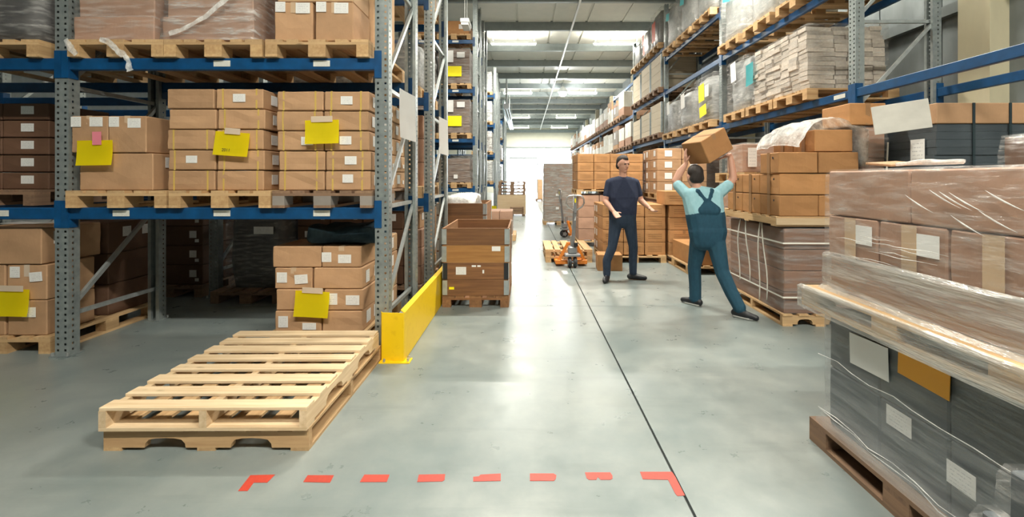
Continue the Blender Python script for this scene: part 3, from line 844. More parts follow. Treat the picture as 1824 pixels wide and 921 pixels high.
# the bay behind the upright at the picture's edge
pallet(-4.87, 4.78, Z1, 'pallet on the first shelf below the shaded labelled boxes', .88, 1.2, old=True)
h = .162
for k in range(5):
    for i, (a, b) in enumerate(((-5.31, -4.88), (-4.87, -4.44))):
        carton(a, b, 4.32, 4.95, T1 + .001 + k * h, T1 + (k + 1) * h - .003, f'shaded dark brown box behind the perforated upright, {["column at the edge", "inner column"][i]}, {ROW5[k]}', 'shaded boxes on the first shelf', 'kraft_dark_shaded', labs=[('f', .02, .09, .12, .075)])
pallet(-4.53, 4.46, Z2, 'pallet under the dark shiny wrapped load at the picture edge', .95, 1.2)
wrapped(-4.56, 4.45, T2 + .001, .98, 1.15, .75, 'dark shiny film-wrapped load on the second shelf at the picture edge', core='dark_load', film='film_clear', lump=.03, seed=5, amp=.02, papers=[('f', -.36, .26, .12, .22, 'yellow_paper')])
pallet(-4.50, 4.56, 0, 'pallet on the floor under boxes at the picture edge', .88, 1.2)
G = .145
carton(-4.86, -4.165, 3.99, 4.55, G + .615, G + .93, 'large brown box with one label, topmost at the picture edge', labs=[('r', -.1, .22, .16, .11)])
for k in range(2):
    carton(-4.47, -4.13, 4.0, 4.45, G + .306 * k + .001, G + .306 * (k + 1), ['brown labelled box at the bottom of the stack beside the upright', 'brown box with two labels, second in the stack beside the upright'][k], tape=.10, tape_mat='clear_tape',
           labs=[('f', .02, .20, .12, .085)] if k == 0 else [('f', -.1, .24, .085, .095), ('f', .08, .2, .11, .08, 'shipping_label', R(-5))])
    carton(-4.86, -4.49, 4.0, 4.45, G + .306 * k + .001, G + .306 * (k + 1), ['brown box behind the lowest yellow sheet at the picture edge', 'brown box above the yellow sheet at the picture edge'][k])
sheet(-4.40, 3.975, .435, .30, .23, 'yellow sheet taped to floor-level boxes at the picture edge', R(1), tw=.2)
for k in range(3):
    carton(-4.86, -4.12, 4.58, 5.2, G + .306 * k + .001, G + .306 * (k + 1), f'shaded brown box seen past the diagonal brace, {["bottom", "middle", "top"][k]} of its stack', mat='kraft_dark_shaded', labs=[('r', -.1, .2, .1, .1), ('r', .14, .2, .1, .1)] if k == 2 else [])
sheet(-4.45, 4.2, G + .945, .5, .3, 'crumpled white paper lying on the topmost box at the picture edge', mat='white_paper', tape=None, group=None).rotation_euler = (R(-88), 0, R(4))

# floor level of the rack facing the camera
pallet(-1.83, 4.68, 0, 'pallet under the sagging brown boxes with the dark garment', .84, 1.2)
b = G
SAG = 'sagging boxes under the first shelf'
def sag(x0, x1, k, label, **kw): carton(x0, x1, 4.09 + .006 * k, 4.62, b + .001 + .189 * k, b + .189 * (k + 1), label, SAG, 'kraft', **kw)
sag(-2.205, -1.80, 0, 'sagging box pile, bottom row, outer box with a label', labs=[('f', -.13, .09, .085, .1), ('f', .1, .05, .12, .06)])
sag(-1.79, -1.44, 0, 'sagging box pile, bottom row, box nearest the rack end', labs=[('r', -.1, .1, .11, .11), ('r', .1, .1, .1, .11)])
sag(-2.20, -1.79, 1, 'sagging box pile, second row, plain outer box behind the yellow sheet')
sag(-1.775, -1.43, 1, 'sagging box pile, second row, box with two labels by the rack end', labs=[('f', -.1, .1, .09, .1), ('f', .08, .09, .12, .085)])
sag(-2.215, -1.885, 2, 'sagging box pile, third row, outer box with two labels', tape=.05, labs=[('f', -.1, .1, .09, .09), ('f', .07, .085, .115, .08, 'shipping_label', R(-4))])
sag(-1.87, -1.44, 2, 'sagging box pile, third row, dented plain box', labs=[('r', -.13, .09, .09, .11), ('r', .1, .1, .09, .1)])
sag(-2.235, -1.81, 3, 'sagging box pile, top row, plain outer box')
sag(-1.80, -1.455, 3, 'sagging box pile, top row, box under the dark garment with two labels', tape=.04, labs=[('f', -.13, .09, .085, .085), ('f', .03, .075, .115, .075)])
for k in range(4):
    carton(-1.86, -1.42, 4.64, 5.15, b + .001 + .189 * k, b + .189 * (k + 1), f'brown box behind the sagging pile, seen through the end frame, {ROW4[k]}', SAG, 'kraft_light' if k % 2 else 'kraft', labs=[('r', -.14, .1, .09, .11), ('r', .05, .1, .09, .11)])
sheet(-1.865, 4.06, .40, .30, .225, 'yellow sheet taped to the sagging boxes above the slatted pallets', R(3), tw=.18)
me = lumpy(.62, .40, .15, 'dark_cloth', .10, 8, 16)
tag(link('folded_garment', me, None, (-1.66, 4.36, b + .772), (0, 0, R(6))), 'crumpled dark teal garment lying on top of the sagging boxes', 'garment')

# ------------------------------------------------------------------ second cross rack
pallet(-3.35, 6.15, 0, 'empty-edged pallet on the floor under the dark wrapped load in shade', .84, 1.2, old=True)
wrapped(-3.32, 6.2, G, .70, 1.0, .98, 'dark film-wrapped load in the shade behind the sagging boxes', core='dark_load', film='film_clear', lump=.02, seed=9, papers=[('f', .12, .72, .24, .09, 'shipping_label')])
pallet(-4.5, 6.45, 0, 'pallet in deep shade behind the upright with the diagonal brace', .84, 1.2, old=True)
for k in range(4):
    carton(-4.86, -4.12, 5.92, 6.8, G + .001 + .25 * k, G + .25 * (k + 1), f'dark box in deep shade behind the rear upright, {ROW4[k]}', 'boxes in deep shade', 'kraft_dark_shaded', labs=[('f', .25, .14, .09, .09), ('f', .3, .06, .05, .04)])
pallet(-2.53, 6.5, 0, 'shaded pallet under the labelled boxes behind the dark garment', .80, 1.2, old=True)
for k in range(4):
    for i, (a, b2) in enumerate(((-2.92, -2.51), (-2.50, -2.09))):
        carton(a, b2, 5.95, 6.7, G + .001 + .25 * k, G + .25 * (k + 1), f'shaded labelled box behind the dark garment, {["outer", "inner"][i]} column, {ROW4[k]}', 'shaded labelled boxes behind the garment', 'kraft_dark_shaded', labs=[('f', -.05, .14, .12, .08), ('f', .12, .1, .05, .05)])
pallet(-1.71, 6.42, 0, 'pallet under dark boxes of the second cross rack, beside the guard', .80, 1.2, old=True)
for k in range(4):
    carton(-2.07, -1.56, 5.93, 6.5, G + .001 + .235 * k, G + .235 * (k + 1), f'dark labelled box behind the end frame brace, {ROW4[k]}', 'dark boxes above the yellow guard', 'kraft_dark_shaded', labs=[('f', .08, .15, .17, .09)])
    if k < 3: carton(-1.55, -1.32, 5.93, 6.5, G + .001 + .235 * k, G + .235 * (k + 1), f'narrow brown box above the yellow guard, {ROW4[k]}', 'dark boxes above the yellow guard', 'kraft_rose', labs=[('f', .0, .16, .09, .08), ('f', .0, .07, .05, .04)])
    else: carton(-1.55, -1.36, 6.0, 6.5, G + .001 + .235 * k, G + .235 * (k + 1), 'small brown box topmost above the yellow guard', 'dark boxes above the yellow guard', 'kraft', labs=[('r', -.1, .15, .1, .09)])
    carton(-2.0, -1.33, 6.52, 6.95, G + .001 + .235 * k, G + .235 * (k + 1), f'brown box behind the narrow boxes above the guard, {ROW4[k]}', 'dark boxes above the yellow guard', 'kraft', labs=[('r', 0, .15, .12, .1)])
pallet(-1.70, 6.40, Z1, 'new pallet on the second cross rack under tall plain cartons', .82, 1.2)
for k in range(3):
    carton(-2.08, -1.46, 5.86, 6.35, T1 + .001 + .325 * k, T1 + .325 * (k + 1), f'tall plain carton between the two end frames, {["bottom", "middle", "top"][k]} one', 'plain cartons between the end frames', 'kraft_light', labs=[('f', .2, .24, .07, .1), ('f', .27, .23, .06, .1)] if k == 2 else [])
    carton(-2.06, -1.40, 6.37, 6.95, T1 + .001 + .325 * k, T1 + .325 * (k + 1), f'plain carton at the back between the end frames, {["bottom", "middle", "top"][k]} one', 'plain cartons between the end frames', 'kraft_rose')
pallet(-2.56, 6.40, Z1, 'pallet on the second cross rack seen above the strapped stacks', .82, 1.2)
wrapped(-2.56, 6.4, T1 + .001, .8, 1.1, .8, 'brown wrapped load on the second cross rack behind the strapped stacks', core='brown_load', film='film_far', seed=12, nx=2, nz=3)
pallet(-1.74, 6.40, Z2, 'pallet on the second cross rack under the bulging grey wrapped load', .84, 1.2)
wrapped(-1.72, 6.4, T2 + .001, .76, 1.1, .62, 'bulging grey film-wrapped load high on the second cross rack', core='grey_load', film='film_clear', lump=.05, seed=14, amp=.03)
pallet(-2.62, 6.40, Z2, 'pallet on the second cross rack behind the labelled second-shelf boxes', .84, 1.2)
wrapped(-2.62, 6.4, T2 + .001, .78, 1.1, .7, 'brown wrapped load high on the second cross rack, deep in shade', core='brown_load', film='film_far', seed=15, nx=2, nz=2)
Z3 = 3.7805; T3 = Z3 + .144; Z4 = 5.0405; T4 = Z4 + .144
pallet(-1.70, 6.4, Z3, 'pallet on the third shelf of the second cross rack, top edge', .84, 1.2)
wrapped(-1.70, 6.4, T3 + .001, .78, 1.1, .8, 'brown carton load at the very top of the second cross rack', core='kraft', film='film_far', seed=16, nx=2, nz=2)
pallet(-1.70, 4.46, Z3, 'pallet on the third shelf of the rack facing the camera', .84, 1.2)
carton(-2.08, -1.36, 4.0, 5.0, T3 + .001, T3 + .6, 'large brown carton on the third shelf above the tall plain carton', mat='kraft_light')

# papers hanging on the braces of the end frames
sheet(-1.135, 4.45, 2.10, .36, .46, 'blank white sheet hanging on the end frame brace in front', R(3), None, mat='white_paper', rz=R(80), group='white sheets on the end frames')
sheet(-1.135, 6.42, 2.08, .36, .5, 'blank white sheet hanging on the brace of the second end frame', R(3), None, mat='white_paper', rz=R(80), group='white sheets on the end frames')

# ------------------------------------------------------------------ racks further along the aisle
def far_load(cx, cy, z, label_p, label, w=.86, h=.85, core='brown_load', film='film_far', seed=0, papers=(), **kw):
    pallet(cx, cy, z, label_p, w, 1.15)
    wrapped(cx, cy, z + .145, w - .04, 1.1, h, label, core=core, film=film, seed=seed, papers=papers, **kw)
NUM = ['first', 'second', 'third', 'fourth']
for li, z in enumerate((Z1, Z2, Z3, Z4)):
    for i, cx in enumerate((-1.81, -2.72)):
        pp = []
        if i == 0 and li in (1, 2): pp = [('f', .02, .30, .36, .26, 'yellow_paper'), ('f', .18, .72, .2, .14, 'white_paper'), ('f', -.12, .68, .22, .3, 'white_paper')]
        if i == 0 and li == 0: pp = [('f', .05, .15, .1, .1, 'shipping_label')]
        where = ['nearest the aisle', 'second from the aisle'][i]
        if li == 3:
            pallet(cx, 12.35, z, f'pallet under cartons on the fourth shelf of the third cross rack, {where}', .86, 1.15)
            carton(cx - .38, cx + .38, 11.85, 12.85, z + .146, z + .146 + .35, f'orange-brown flat carton on the third cross rack, fourth shelf, {where}', mat='kraft_orange', labs=[('f', .2, .2, .16, .12)])
        else:
            far_load(cx, 12.35, z, f'pallet on the {NUM[li]} shelf of the third cross rack, {where}', f'dark brown wrapped load, {NUM[li]} shelf of the third cross rack, {where}', .88, [.62, .86, .9][li], 'brown_load', 'film_clear', li * 3 + i, pp, nz=4)
for ri, (y, nm, cz) in enumerate(((20.15, 'fifth', (Z1, Z2, Z3, Z4)), (28.05, 'seventh', (Z1, Z2, Z3)))):
    for li, z in enumerate(cz):
        far_load(-1.82, y, z, f'pallet on the {NUM[li]} shelf of the {nm} cross rack beside the aisle', f'film-wrapped load, {NUM[li]} shelf of the {nm} cross rack', .88, .85, ['grey_load', 'brown_load', 'grey_load', 'white_sack'][li], 'film_far', ri * 4 + li + 30, nz=3)
for ri, (y, nm) in enumerate(((14.35, 'fourth'), (22.15, 'sixth'))):
    for li, z in enumerate((Z1, Z2, Z3)):
        far_load(-1.82, y, z, f'pallet on the {NUM[li]} shelf of the {nm} cross rack beside the aisle', f'pale film-wrapped load, {NUM[li]} shelf of the {nm} cross rack', .86, .8, ['grey_load', 'white_sack', 'white_sack'][li], 'film_far', ri * 4 + li + 50, nz=3)

# ------------------------------------------------------------------ wooden collar crates along the rack
def collar(x0, x1, y0, y1, z0, hgt, label, light=False, papers=(), dark_corner=False):
    cx, cy = (x0 + x1) / 2, (y0 + y1) / 2; w, d = x1 - x0, y1 - y0
    t = thing('pallet_collar', label, 'crate', (cx, cy, z0), 0, 'stacked wooden pallet collars')
    mx = 'collar_light_x' if light else 'collar_x'
    for s in (-1, 1):
        bd = part('side_board', mx, -w / 2 + .002, w / 2 - .002, s * d / 2 - (.02 if s > 0 else 0), s * d / 2 + (0 if s > 0 else .02), .001, hgt - .002, t, .002)
        part('end_board', 'collar_y', s * w / 2 - (.02 if s > 0 else 0), s * w / 2 + (0 if s > 0 else .02), -d / 2 + .021, d / 2 - .021, .001, hgt - .002, t, .002)
        for q in (-1, 1):
            mt = 'black_plastic' if (dark_corner and q < 0) else 'brace_steel'
            xa = s * (w / 2 - .002)
            part('hinge', mt, min(xa, xa - s * .05), max(xa, xa - s * .05), q * (d / 2 + .003) - .003, q * (d / 2 + .003) + .003, .012 if not dark_corner else .0, hgt - .012 if not dark_corner else hgt - .002, t)
            part('hinge', 'brace_steel', s * (w / 2 + .003) - .003, s * (w / 2 + .003) + .003, min(q * d / 2, q * (d / 2 - .08)), max(q * d / 2, q * (d / 2 - .08)), .012, hgt - .012, t)
    for u, v, pw, ph, mt in papers: sticker(t, 'f', u, v, pw, ph, mt, (w, d), 'paper_label')
    return t
pallet(-.575, 5.98, 0, 'dark brown pallet under the open wooden collar crate in the aisle', .775, 1.18, .13, mats=('collar_x', 'collar_y', 'collar_y'))
cz = .131
collar(-.957, -.193, 5.40, 6.56, cz, .192, 'wooden crate collar in the aisle, bottom one with a yellow sticker', papers=[(-.28, .09, .06, .03, 'yellow_paper')])
collar(-.957, -.193, 5.40, 6.56, cz + .193, .192, 'wooden crate collar in the aisle, second up, white label and black corners', papers=[(-.17, .1, .12, .09, 'shipping_label'), (-.02, .155, .05, .02, 'white_paper'), (.04, .155, .04, .02, 'white_paper'), (.09, .09, .02, .04, 'white_paper')], dark_corner=True)
collar(-.965, -.185, 5.395, 6.57, cz + .386, .205, 'lighter orange wooden crate collar in the aisle, third up', True, papers=[(.24, .165, .1, .055, 'white_paper')])
collar(-.965, -.185, 5.395, 6.57, cz + .592, .20, 'open topmost wooden crate collar in the aisle')
pallet(-1.02, 8.0, 0, 'pallet under the second crate with white plastic inside', .80, 1.2, mats=('collar_x', 'collar_y', 'collar_y'))
for k in range(5):
    collar(-1.42, -.62, 7.42, 8.58, .146 + .192 * k, .19, f'wooden collar of the second crate with white plastic, {ROW5[k]}')
me = lumpy(.50, .8, .24, 'film_hood', .07, 21, 8)
tag(link('plastic_bundle', me, None, (-1.05, 8.0, 1.0)), 'crumpled white plastic heaped in the second wooden crate', 'plastic')
bpy.data.objects['plastic_bundle'].location.z = .97
sheet(-1.30, 11.765, .98, .22, .16, 'small yellow card on the third cross rack upright, above the second crate', 0, None, group='small yellow cards on uprights')
sheet(-1.30, 19.565, .26, .2, .17, 'small yellow card low on the fifth cross rack upright', 0, None, group='small yellow cards on uprights')
pallet(-.62, 11.6, 0, 'pallet under the small stack of brown boxes by the aisle', .80, 1.0)
for k in range(3):
    for i, (a, b2) in enumerate(((-.93, -.62), (-.61, -.30))):
        carton(a, b2, 11.15, 11.62, G + .001 + .19 * k, G + .19 * (k + 1), f'brown box in the small aisle stack, {["bottom", "middle", "top"][k]} row, {["rack side", "aisle side"][i]}', 'boxes in the small aisle stack', 'kraft_rose')
    carton(-.92, -.31, 11.64, 12.08, G + .001 + .19 * k, G + .19 * (k + 1), f'wide brown box at the back of the small aisle stack, {["bottom", "middle", "top"][k]} row', 'boxes in the small aisle stack', 'kraft_rose')
t = thing('plywood_case', 'pale plywood case standing by the aisle under a pile of pallets', 'case', (-.52, 19.0, 0))
part('panel', 'plywood', -.58, .56, -.5, .5, .07, .84, t)
for x in (-.5, 0, .48): part('skid', 'old_pallet_y', x - .05, x + .05, -.5, .5, 0, .07, t)
for k in range(4):
    pallet(-.53 + .02 * (k % 2), 19.0, .845 + .135 * k, f'weathered pallet piled on the plywood case, {ROW4[k]}', 1.08, .95, .13, old=True)
t = thing('small_pallet_rack_gate', 'little dark slatted wooden frame leaning against the plywood case', 'frame', (-.32, 18.38, 0))
for z in (.12, .22, .32): part('slat', 'old_pallet_x', -.26, .26, -.02, .02, z - .035, z + .035, t)
for x in (-.24, .24): part('post', 'old_pallet_y', x - .03, x + .03, .021, .06, 0, .37, t)

# ------------------------------------------------------------------ goods on the long rack
RZ = R(-90)
def rload(Yc, z, w, h, label_p, label, d=1.05, ph=.144, **kw):
    pallet(4.26, Yc, z, label_p, w, 1.2, ph, RZ)
    return wrapped(3.74 + d / 2, Yc, z + ph + .001, w - .02, d, h, label, rz=RZ, **kw)
A1 = 2.5305
# stacks of printed paper, loosely bound with film
pallet(4.26, 6.42, A1, 'pallet under the near half of the big leaning paper stack', .82, 1.2, .144, RZ)
pallet(4.26, 7.27, A1, 'pallet under the far half of the big leaning paper stack', .82, 1.2, .144, RZ)
t = thing('paper_stack', 'big leaning stack of pale paper bundles in film on the long rack', 'stack', (4.24, 6.82, A1 + .157))
rr = random.Random(11); z = 0.0; nl = 14
for k in range(nl):
    hh = .0595; lean = .035 * math.sin(k / nl * 3.0) + .012 * (k % 2)
    sh = .16 * max(0, (k - 7) / 7) ** 1.5
    ny = 7; span = 1.46 - 2 * sh * .6
    for i in range(ny):
        y0 = -span / 2 + i * span / ny; jx = rr.uniform(-.022, .022)
        part('paper_bundle', 'book_paper', -.49 + lean * -1 + jx, -.17 + jx, y0 + .003, y0 + span / ny - .003, z + .002, z + hh - .002, t, 0, (rr.uniform(-.03, .03), rr.uniform(-.04, .04), rr.uniform(-.03, .03)))
    for i in range(4):
        x0 = -.16 + i * .165; jy = rr.uniform(-.02, .02)
        part('paper_bundle', 'book_paper', x0 + .003, x0 + .16, -span / 2 + jy, -span / 2 + .3 + jy, z + .002, z + hh - .002, t, 0, (rr.uniform(-.03, .03), rr.uniform(-.03, .03), rr.uniform(-.03, .03)))
    z += hh
link('stretch_film', film_shell(1.05, 1.47, .86, 'film_clear', .018, 3, 60, 24, .0), t)
rload(7.98 + .16, A1, .80, .94, 'pallet under the grey crumpled load beside the paper stack', 'grey crumpled film-wrapped load beside the big paper stack', core='grey_load', film='film_clear', lump=.04, seed=41, amp=.025, hi=True, papers=[('f', -.05, .70, .2, .34, 'white_paper', R(-6))])
sheet(3.675, 7.56, 3.20, .24, .36, 'teal sheet stuck on the corner of the big paper stack', R(-5), None, mat='teal_paper', rz=RZ, group='teal sheets on the long rack')
B1 = 3.8505
for i, (yc, w) in enumerate(((8.38, .86), (7.36, .86), (6.34, .86))):
    rload(yc, B1, w, .93, f'pallet under a pale sack load above the paper stack, {["farthest", "middle", "nearest"][i]} of three', f'pale film-wrapped sack load above the paper stack, {["farthest", "middle", "nearest"][i]} of three', core='white_sack', film='film_clear', lump=.05, seed=44 + i, amp=.03, hi=True,
          papers=[('f', -.05, .82, .3, .2, 'teal_paper', R(15))] if i == 0 else [])
for i, yc in enumerate((11.88, 10.78, 9.66)):
    nm = ['farthest', 'middle', 'nearest'][i]
    pp = [[('f', 0, .62, .2, .32, 'white_paper', R(-5))], [('f', .0, .62, .24, .34, 'white_paper', R(-6))], [('f', .02, .60, .3, .36, 'yellow_paper', R(-4)), ('f', .1, .22, .36, .22, 'yellow_paper', R(-8)), ('f', .3, .6, .2, .24, 'white_paper')]][i]
    rload(yc, A1, [.94, .94, 1.0][i], [.80, .86, .95][i], f'pallet on the lowest shelf below the wrapped load, {nm} of three', ['grey wrapped load with a white sheet, next to the pale crates', 'grey wrapped load with a tilted white sheet between two others', 'grey wrapped load with two yellow sheets on the long rack'][i], core='grey_load', film='film_clear', lump=.05, seed=50 + i, amp=.03, papers=pp)
    rload(yc, 4.7505, [.94, .94, 1.0][i], 1.05, f'pallet on the top shelf below a pale wrapped load, {nm} of three', f'pale wrapped load on the top shelf of the long rack, {nm} of three', core='white_sack', film='film_clear', lump=.05, seed=56 + i, amp=.03, papers=[('f', -.05, .75, .26, .18, 'teal_paper', R(12))] if i < 2 else [])
for i, yc in enumerate((11.6, 10.1)):
    pallet(4.26, yc, 0, f'floor pallet under the tall wrapped load below the yellow-sheet load, {["far", "near"][i]}', .84, 1.2, .144, RZ)
    wrapped(4.2, yc, .145, .8, .95, [2.15, 2.2][i], f'tall wrapped load on the floor under the lowest rack shelf, {["far", "near"][i]}', rz=RZ, core='brown_load', film='film_clear', seed=60 + i, nz=6, papers=[('f', 0, 1.95, .3, .2, 'white_paper')])

def crate(Yc, z, w, h, label, label_p):
    pallet(4.26, Yc, z, label_p, w, 1.2, .144, RZ, old=True)
    t = thing('wooden_crate', label, 'crate', (4.26, Yc, z + .145), RZ, 'pale wooden crates on the long rack')
    n = 4
    for k in range(n):
        part('plank', 'crate_pale', -w / 2 + .03, w / 2 - .03, -.52, .52, k * h / n + .003, (k + 1) * h / n - .003, t)
    for s in (-1, 1): part('corner_post', 'galvanised', s * (w / 2 - .02) - .02, s * (w / 2 - .02) + .02, -.53, -.47, 0, h, t)
for i, yc in enumerate((13.22, 14.35, 15.5)):
    nm = ['nearest', 'middle', 'farthest'][i]
    crate(yc, 2.6205, 1.05, [.85, .72, .66][i], f'pale wooden crate on the lowest shelf of the long rack, {nm}', f'pallet under the {nm} pale crate of the lowest shelf')
    crate(yc, 3.8705, 1.05, [.92, .92, .85][i], f'pale wooden crate on the second shelf of the long rack, {nm}', f'pallet under the {nm} pale crate of the second shelf')
    rload(yc, 5.1005, 1.0, [1.0, .85, .72][i], f'pallet under the {nm} load beside the orange sheets, top shelf', ['wrapped load with a large orange-red sheet on the top shelf', 'wrapped load with two small orange-red papers on the top shelf', 'plain dark-topped wrapped load at the far end of the top shelf'][i], core='grey_load', film='film_clear', lump=.03, seed=64 + i, amp=.03,
          papers=[[('f', 0, .42, .34, .55, 'red_paper')], [('f', -.05, .55, .2, .3, 'red_paper'), ('f', .05, .2, .2, .3, 'red_paper')], []][i])
def carton_pile(Yc, z, w, h, label, label_p, mats, seed=0):
    pallet(4.26, Yc, z, label_p, w, 1.2, .144, RZ, old=True)
    t = thing('carton_load', label, 'load', (4.24, Yc, z + .145), RZ, 'carton loads at the far end of the long rack')
    zz = 0
    for f, m in mats:
        link('carton', carton_mesh(w - .06, 1.02, h * f - .003, m, seed % 3), t, (0, 0, zz)); zz += h * f
    sticker(t, 'f', -.1, h * .6, .22, .26, 'white_paper', (w - .06, 1.02), 'paper_label')
BAYN = {4: 'fifth', 5: 'sixth', 6: 'seventh', 7: 'eighth', 8: 'ninth', 9: 'tenth'}
rr = random.Random(5)
for b_ in range(4, 10):
    for li, z in enumerate((2.5505, 3.7505) if b_ == 4 else (2.5005, 3.7505)):
        for i in range(3):
            yc = RY[b_] + .62 + i * 1.17
            if b_ == 4 and i == 0 and li == 1: continue
            h = rr.uniform(.62, .95) * (1 if li == 0 else 1.05)
            mats = [(.2, 'kraft'), (.6, 'kraft_grey'), (.2, 'kraft_rose')] if b_ == 4 and i == 2 else rr.choice([[(.5, 'white_board'), (.5, 'white_board')], [(.6, 'white_board'), (.4, 'kraft')], [(.35, 'kraft_rose'), (.65, 'white_board')]])
            pos = f'{BAYN[b_]} bay, {["lower", "upper"][li]} shelf, {["near", "middle", "far"][i]} place'
            carton_pile(yc, z, 1.02, h, f'carton load on the long rack, {pos}', f'pallet on the long rack, {pos}', mats, i + b_)

# ------------------------------------------------------------------ box stacks on the floor in front of the long rack
# stack beside the worker in dark clothes
SA = 'printed boxes in the stack behind the standing worker'
pallet(1.95, 8.78, 0, 'pallet under the printed box stack behind the standing worker', 1.13, 1.1, .135)
for k in range(4):
    for i, (a, b_) in enumerate(((1.39, 1.755), (1.765, 2.13), (2.145, 2.51))):
        carton(a, b_, 8.27, 8.75, .137 + .226 * k, .136 + .226 * (k + 1), f'printed brown box in the stack behind the standing worker, {["outer", "middle", "inner"][i]} column, {ROW4[k]}', SA, 'kraft_print')
    for i, (a, b_) in enumerate(((1.385, 1.94), (1.95, 2.5))):
        carton(a, b_, 8.77, 9.28, .137 + .226 * k, .136 + .226 * (k + 1), f'brown box at the back of the standing worker\'s stack, {["outer", "inner"][i]} column, {ROW4[k]}', SA, 'kraft_orange', labs=[('l', -.12, .11, .09, .12), ('l', .1, .11, .09, .12)] if i == 0 else [])
carton(1.50, 1.88, 8.4, 8.78, 1.042, 1.25, 'single brown box lying on top of the standing worker\'s stack', mat='kraft_orange')
carton(1.19, 1.59, 7.5, 7.84, .0, .27, 'single brown box on the floor beside the standing worker\'s foot', mat='kraft_orange', rz=R(-4))
# taller stack behind, on two pallets
SCg = 'plain printed boxes in the two-pallet stack'
pallet(1.86, 10.75, 0, 'floor pallet of the two-pallet box stack behind the pallet trucks', 1.4, 1.15, .14)
for k in range(4):
    for i in range(3):
        a = 1.18 + .465 * i
        carton(a, a + .455, 10.22, 11.2, .142 + .25 * k, .141 + .25 * (k + 1), f'shaded brown box below the upper pallet of the two-pallet stack, {["outer", "middle", "inner"][i]}, {ROW4[k]}', SCg, 'kraft_rose')
pallet(1.86, 10.75, 1.143, 'upper pallet of the two-pallet box stack', 1.44, 1.15, .12)
for k in range(4):
    for i in range(4):
        a = 1.16 + .362 * i
        carton(a, a + .352, 10.2, 10.7, 1.265 + .196 * k, 1.264 + .196 * (k + 1), f'printed brown box high on the two-pallet stack, {["first", "second", "third", "fourth"][i]} column from the aisle, {ROW4[k]}', SCg, 'kraft_print')
    carton(1.15, 1.88, 10.72, 11.2, 1.265 + .196 * k, 1.264 + .196 * (k + 1), f'wide brown box at the back of the two-pallet stack, {ROW4[k]}', SCg, 'kraft_orange')
# labelled stack on raised pallet
SD = 'white-labelled boxes on the raised pallet'
pallet(3.16, 10.0, 0, 'floor pallet below the raised stack of white-labelled boxes', 1.0, 1.15, .14)
for k in range(3):
    carton(2.70, 3.62, 9.45, 10.5, .142 + .31 * k, .141 + .31 * (k + 1), f'wide brown box under the raised pallet, {["bottom", "middle", "top"][k]}', SD, 'kraft_rose')
pallet(3.18, 10.0, 1.074, 'raised pallet under the white-labelled boxes', 1.02, 1.15, .13)
for k in range(4):
    z0 = 1.206 + .228 * k
    carton(2.69, 3.185, 9.42, 9.98, z0, z0 + .226, f'brown box with a white label on the raised pallet, outer column, {ROW4[k]}', SD, 'kraft', labs=[('f', -.02, .12, .15, .125, 'white_paper')] + [('l', -.1, .13, .14, .12, 'white_paper')])
    carton(3.20, 3.70, 9.42, 9.98, z0, z0 + .226, f'brown box with a white label on the raised pallet, inner column, {ROW4[k]}', SD, 'kraft', labs=[('f', -.02, .12, .15, .125, 'white_paper')] if k > 1 else [])
    carton(2.68, 3.18, 10.0, 10.5, z0, z0 + .226, f'brown box at the back of the raised pallet, {ROW4[k]}', SD, 'kraft', labs=[('l', -.1, .13, .12, .12, 'white_paper'), ('l', .12, .1, .09, .15, 'white_paper')])
# stack behind the walking worker
SB = 'printed boxes behind the walking worker'
pallet(3.1, 7.98, 0, 'pallet under the printed boxes behind the walking worker', 1.1, 1.55, .14)
for k in range(4):
    for i, (a, b_) in enumerate(((2.56, 3.08), (3.09, 3.6))):
        z0 = .142 + .223 * k
        carton(a, b_, 8.2, 8.72, z0, z0 + .221, f'printed brown box behind the walking worker, {["outer", "inner"][i]} column, {ROW4[k]}', SB, 'kraft_print', tape=.06, tape_mat='tape_brown')
carton(2.47, 2.95, 8.16, 8.70, .142 + .892, .142 + 1.14, 'light brown taped box on top, jutting out behind the walking worker', SB, 'kraft_print')
carton(2.96, 3.5, 8.18, 8.70, .142 + .892, .142 + 1.13, 'brown printed box topmost behind the walking worker\'s head', SB, 'kraft_print')
carton(2.60, 3.08, 7.25, 8.15, .142, .142 + .30, 'low brown box at the front of the pallet behind the walking worker', SB, 'kraft_orange')
carton(3.09, 3.58, 7.25, 8.15, .142, .142 + .30, 'low brown box on the rack side behind the walking worker', SB, 'kraft_orange')
# wrapped load with one wrapped box on top, behind the strapped load
pallet(3.35, 6.68, 0, 'floor pallet under the wrapped load behind the strapped tall load', .82, .95, .144)
wrapped(3.35, 6.68, .145, .78, .9, 1.26, 'brown wrapped load behind the tall strapped load', core='kraft_rose', film='film_clear', seed=71, nz=4, nx=2)
pallet(3.35, 6.68, 1.44, 'pallet lying on the wrapped load behind the strapped load', .82, .95, .144)
wrapped(3.2, 6.55, 1.586, .5, .5, .40, 'small film-wrapped box with label and string on the raised pallet', core='kraft_rose', film='film_clear', seed=72, papers=[('f', -.12, .2, .12, .26, 'shipping_label')])

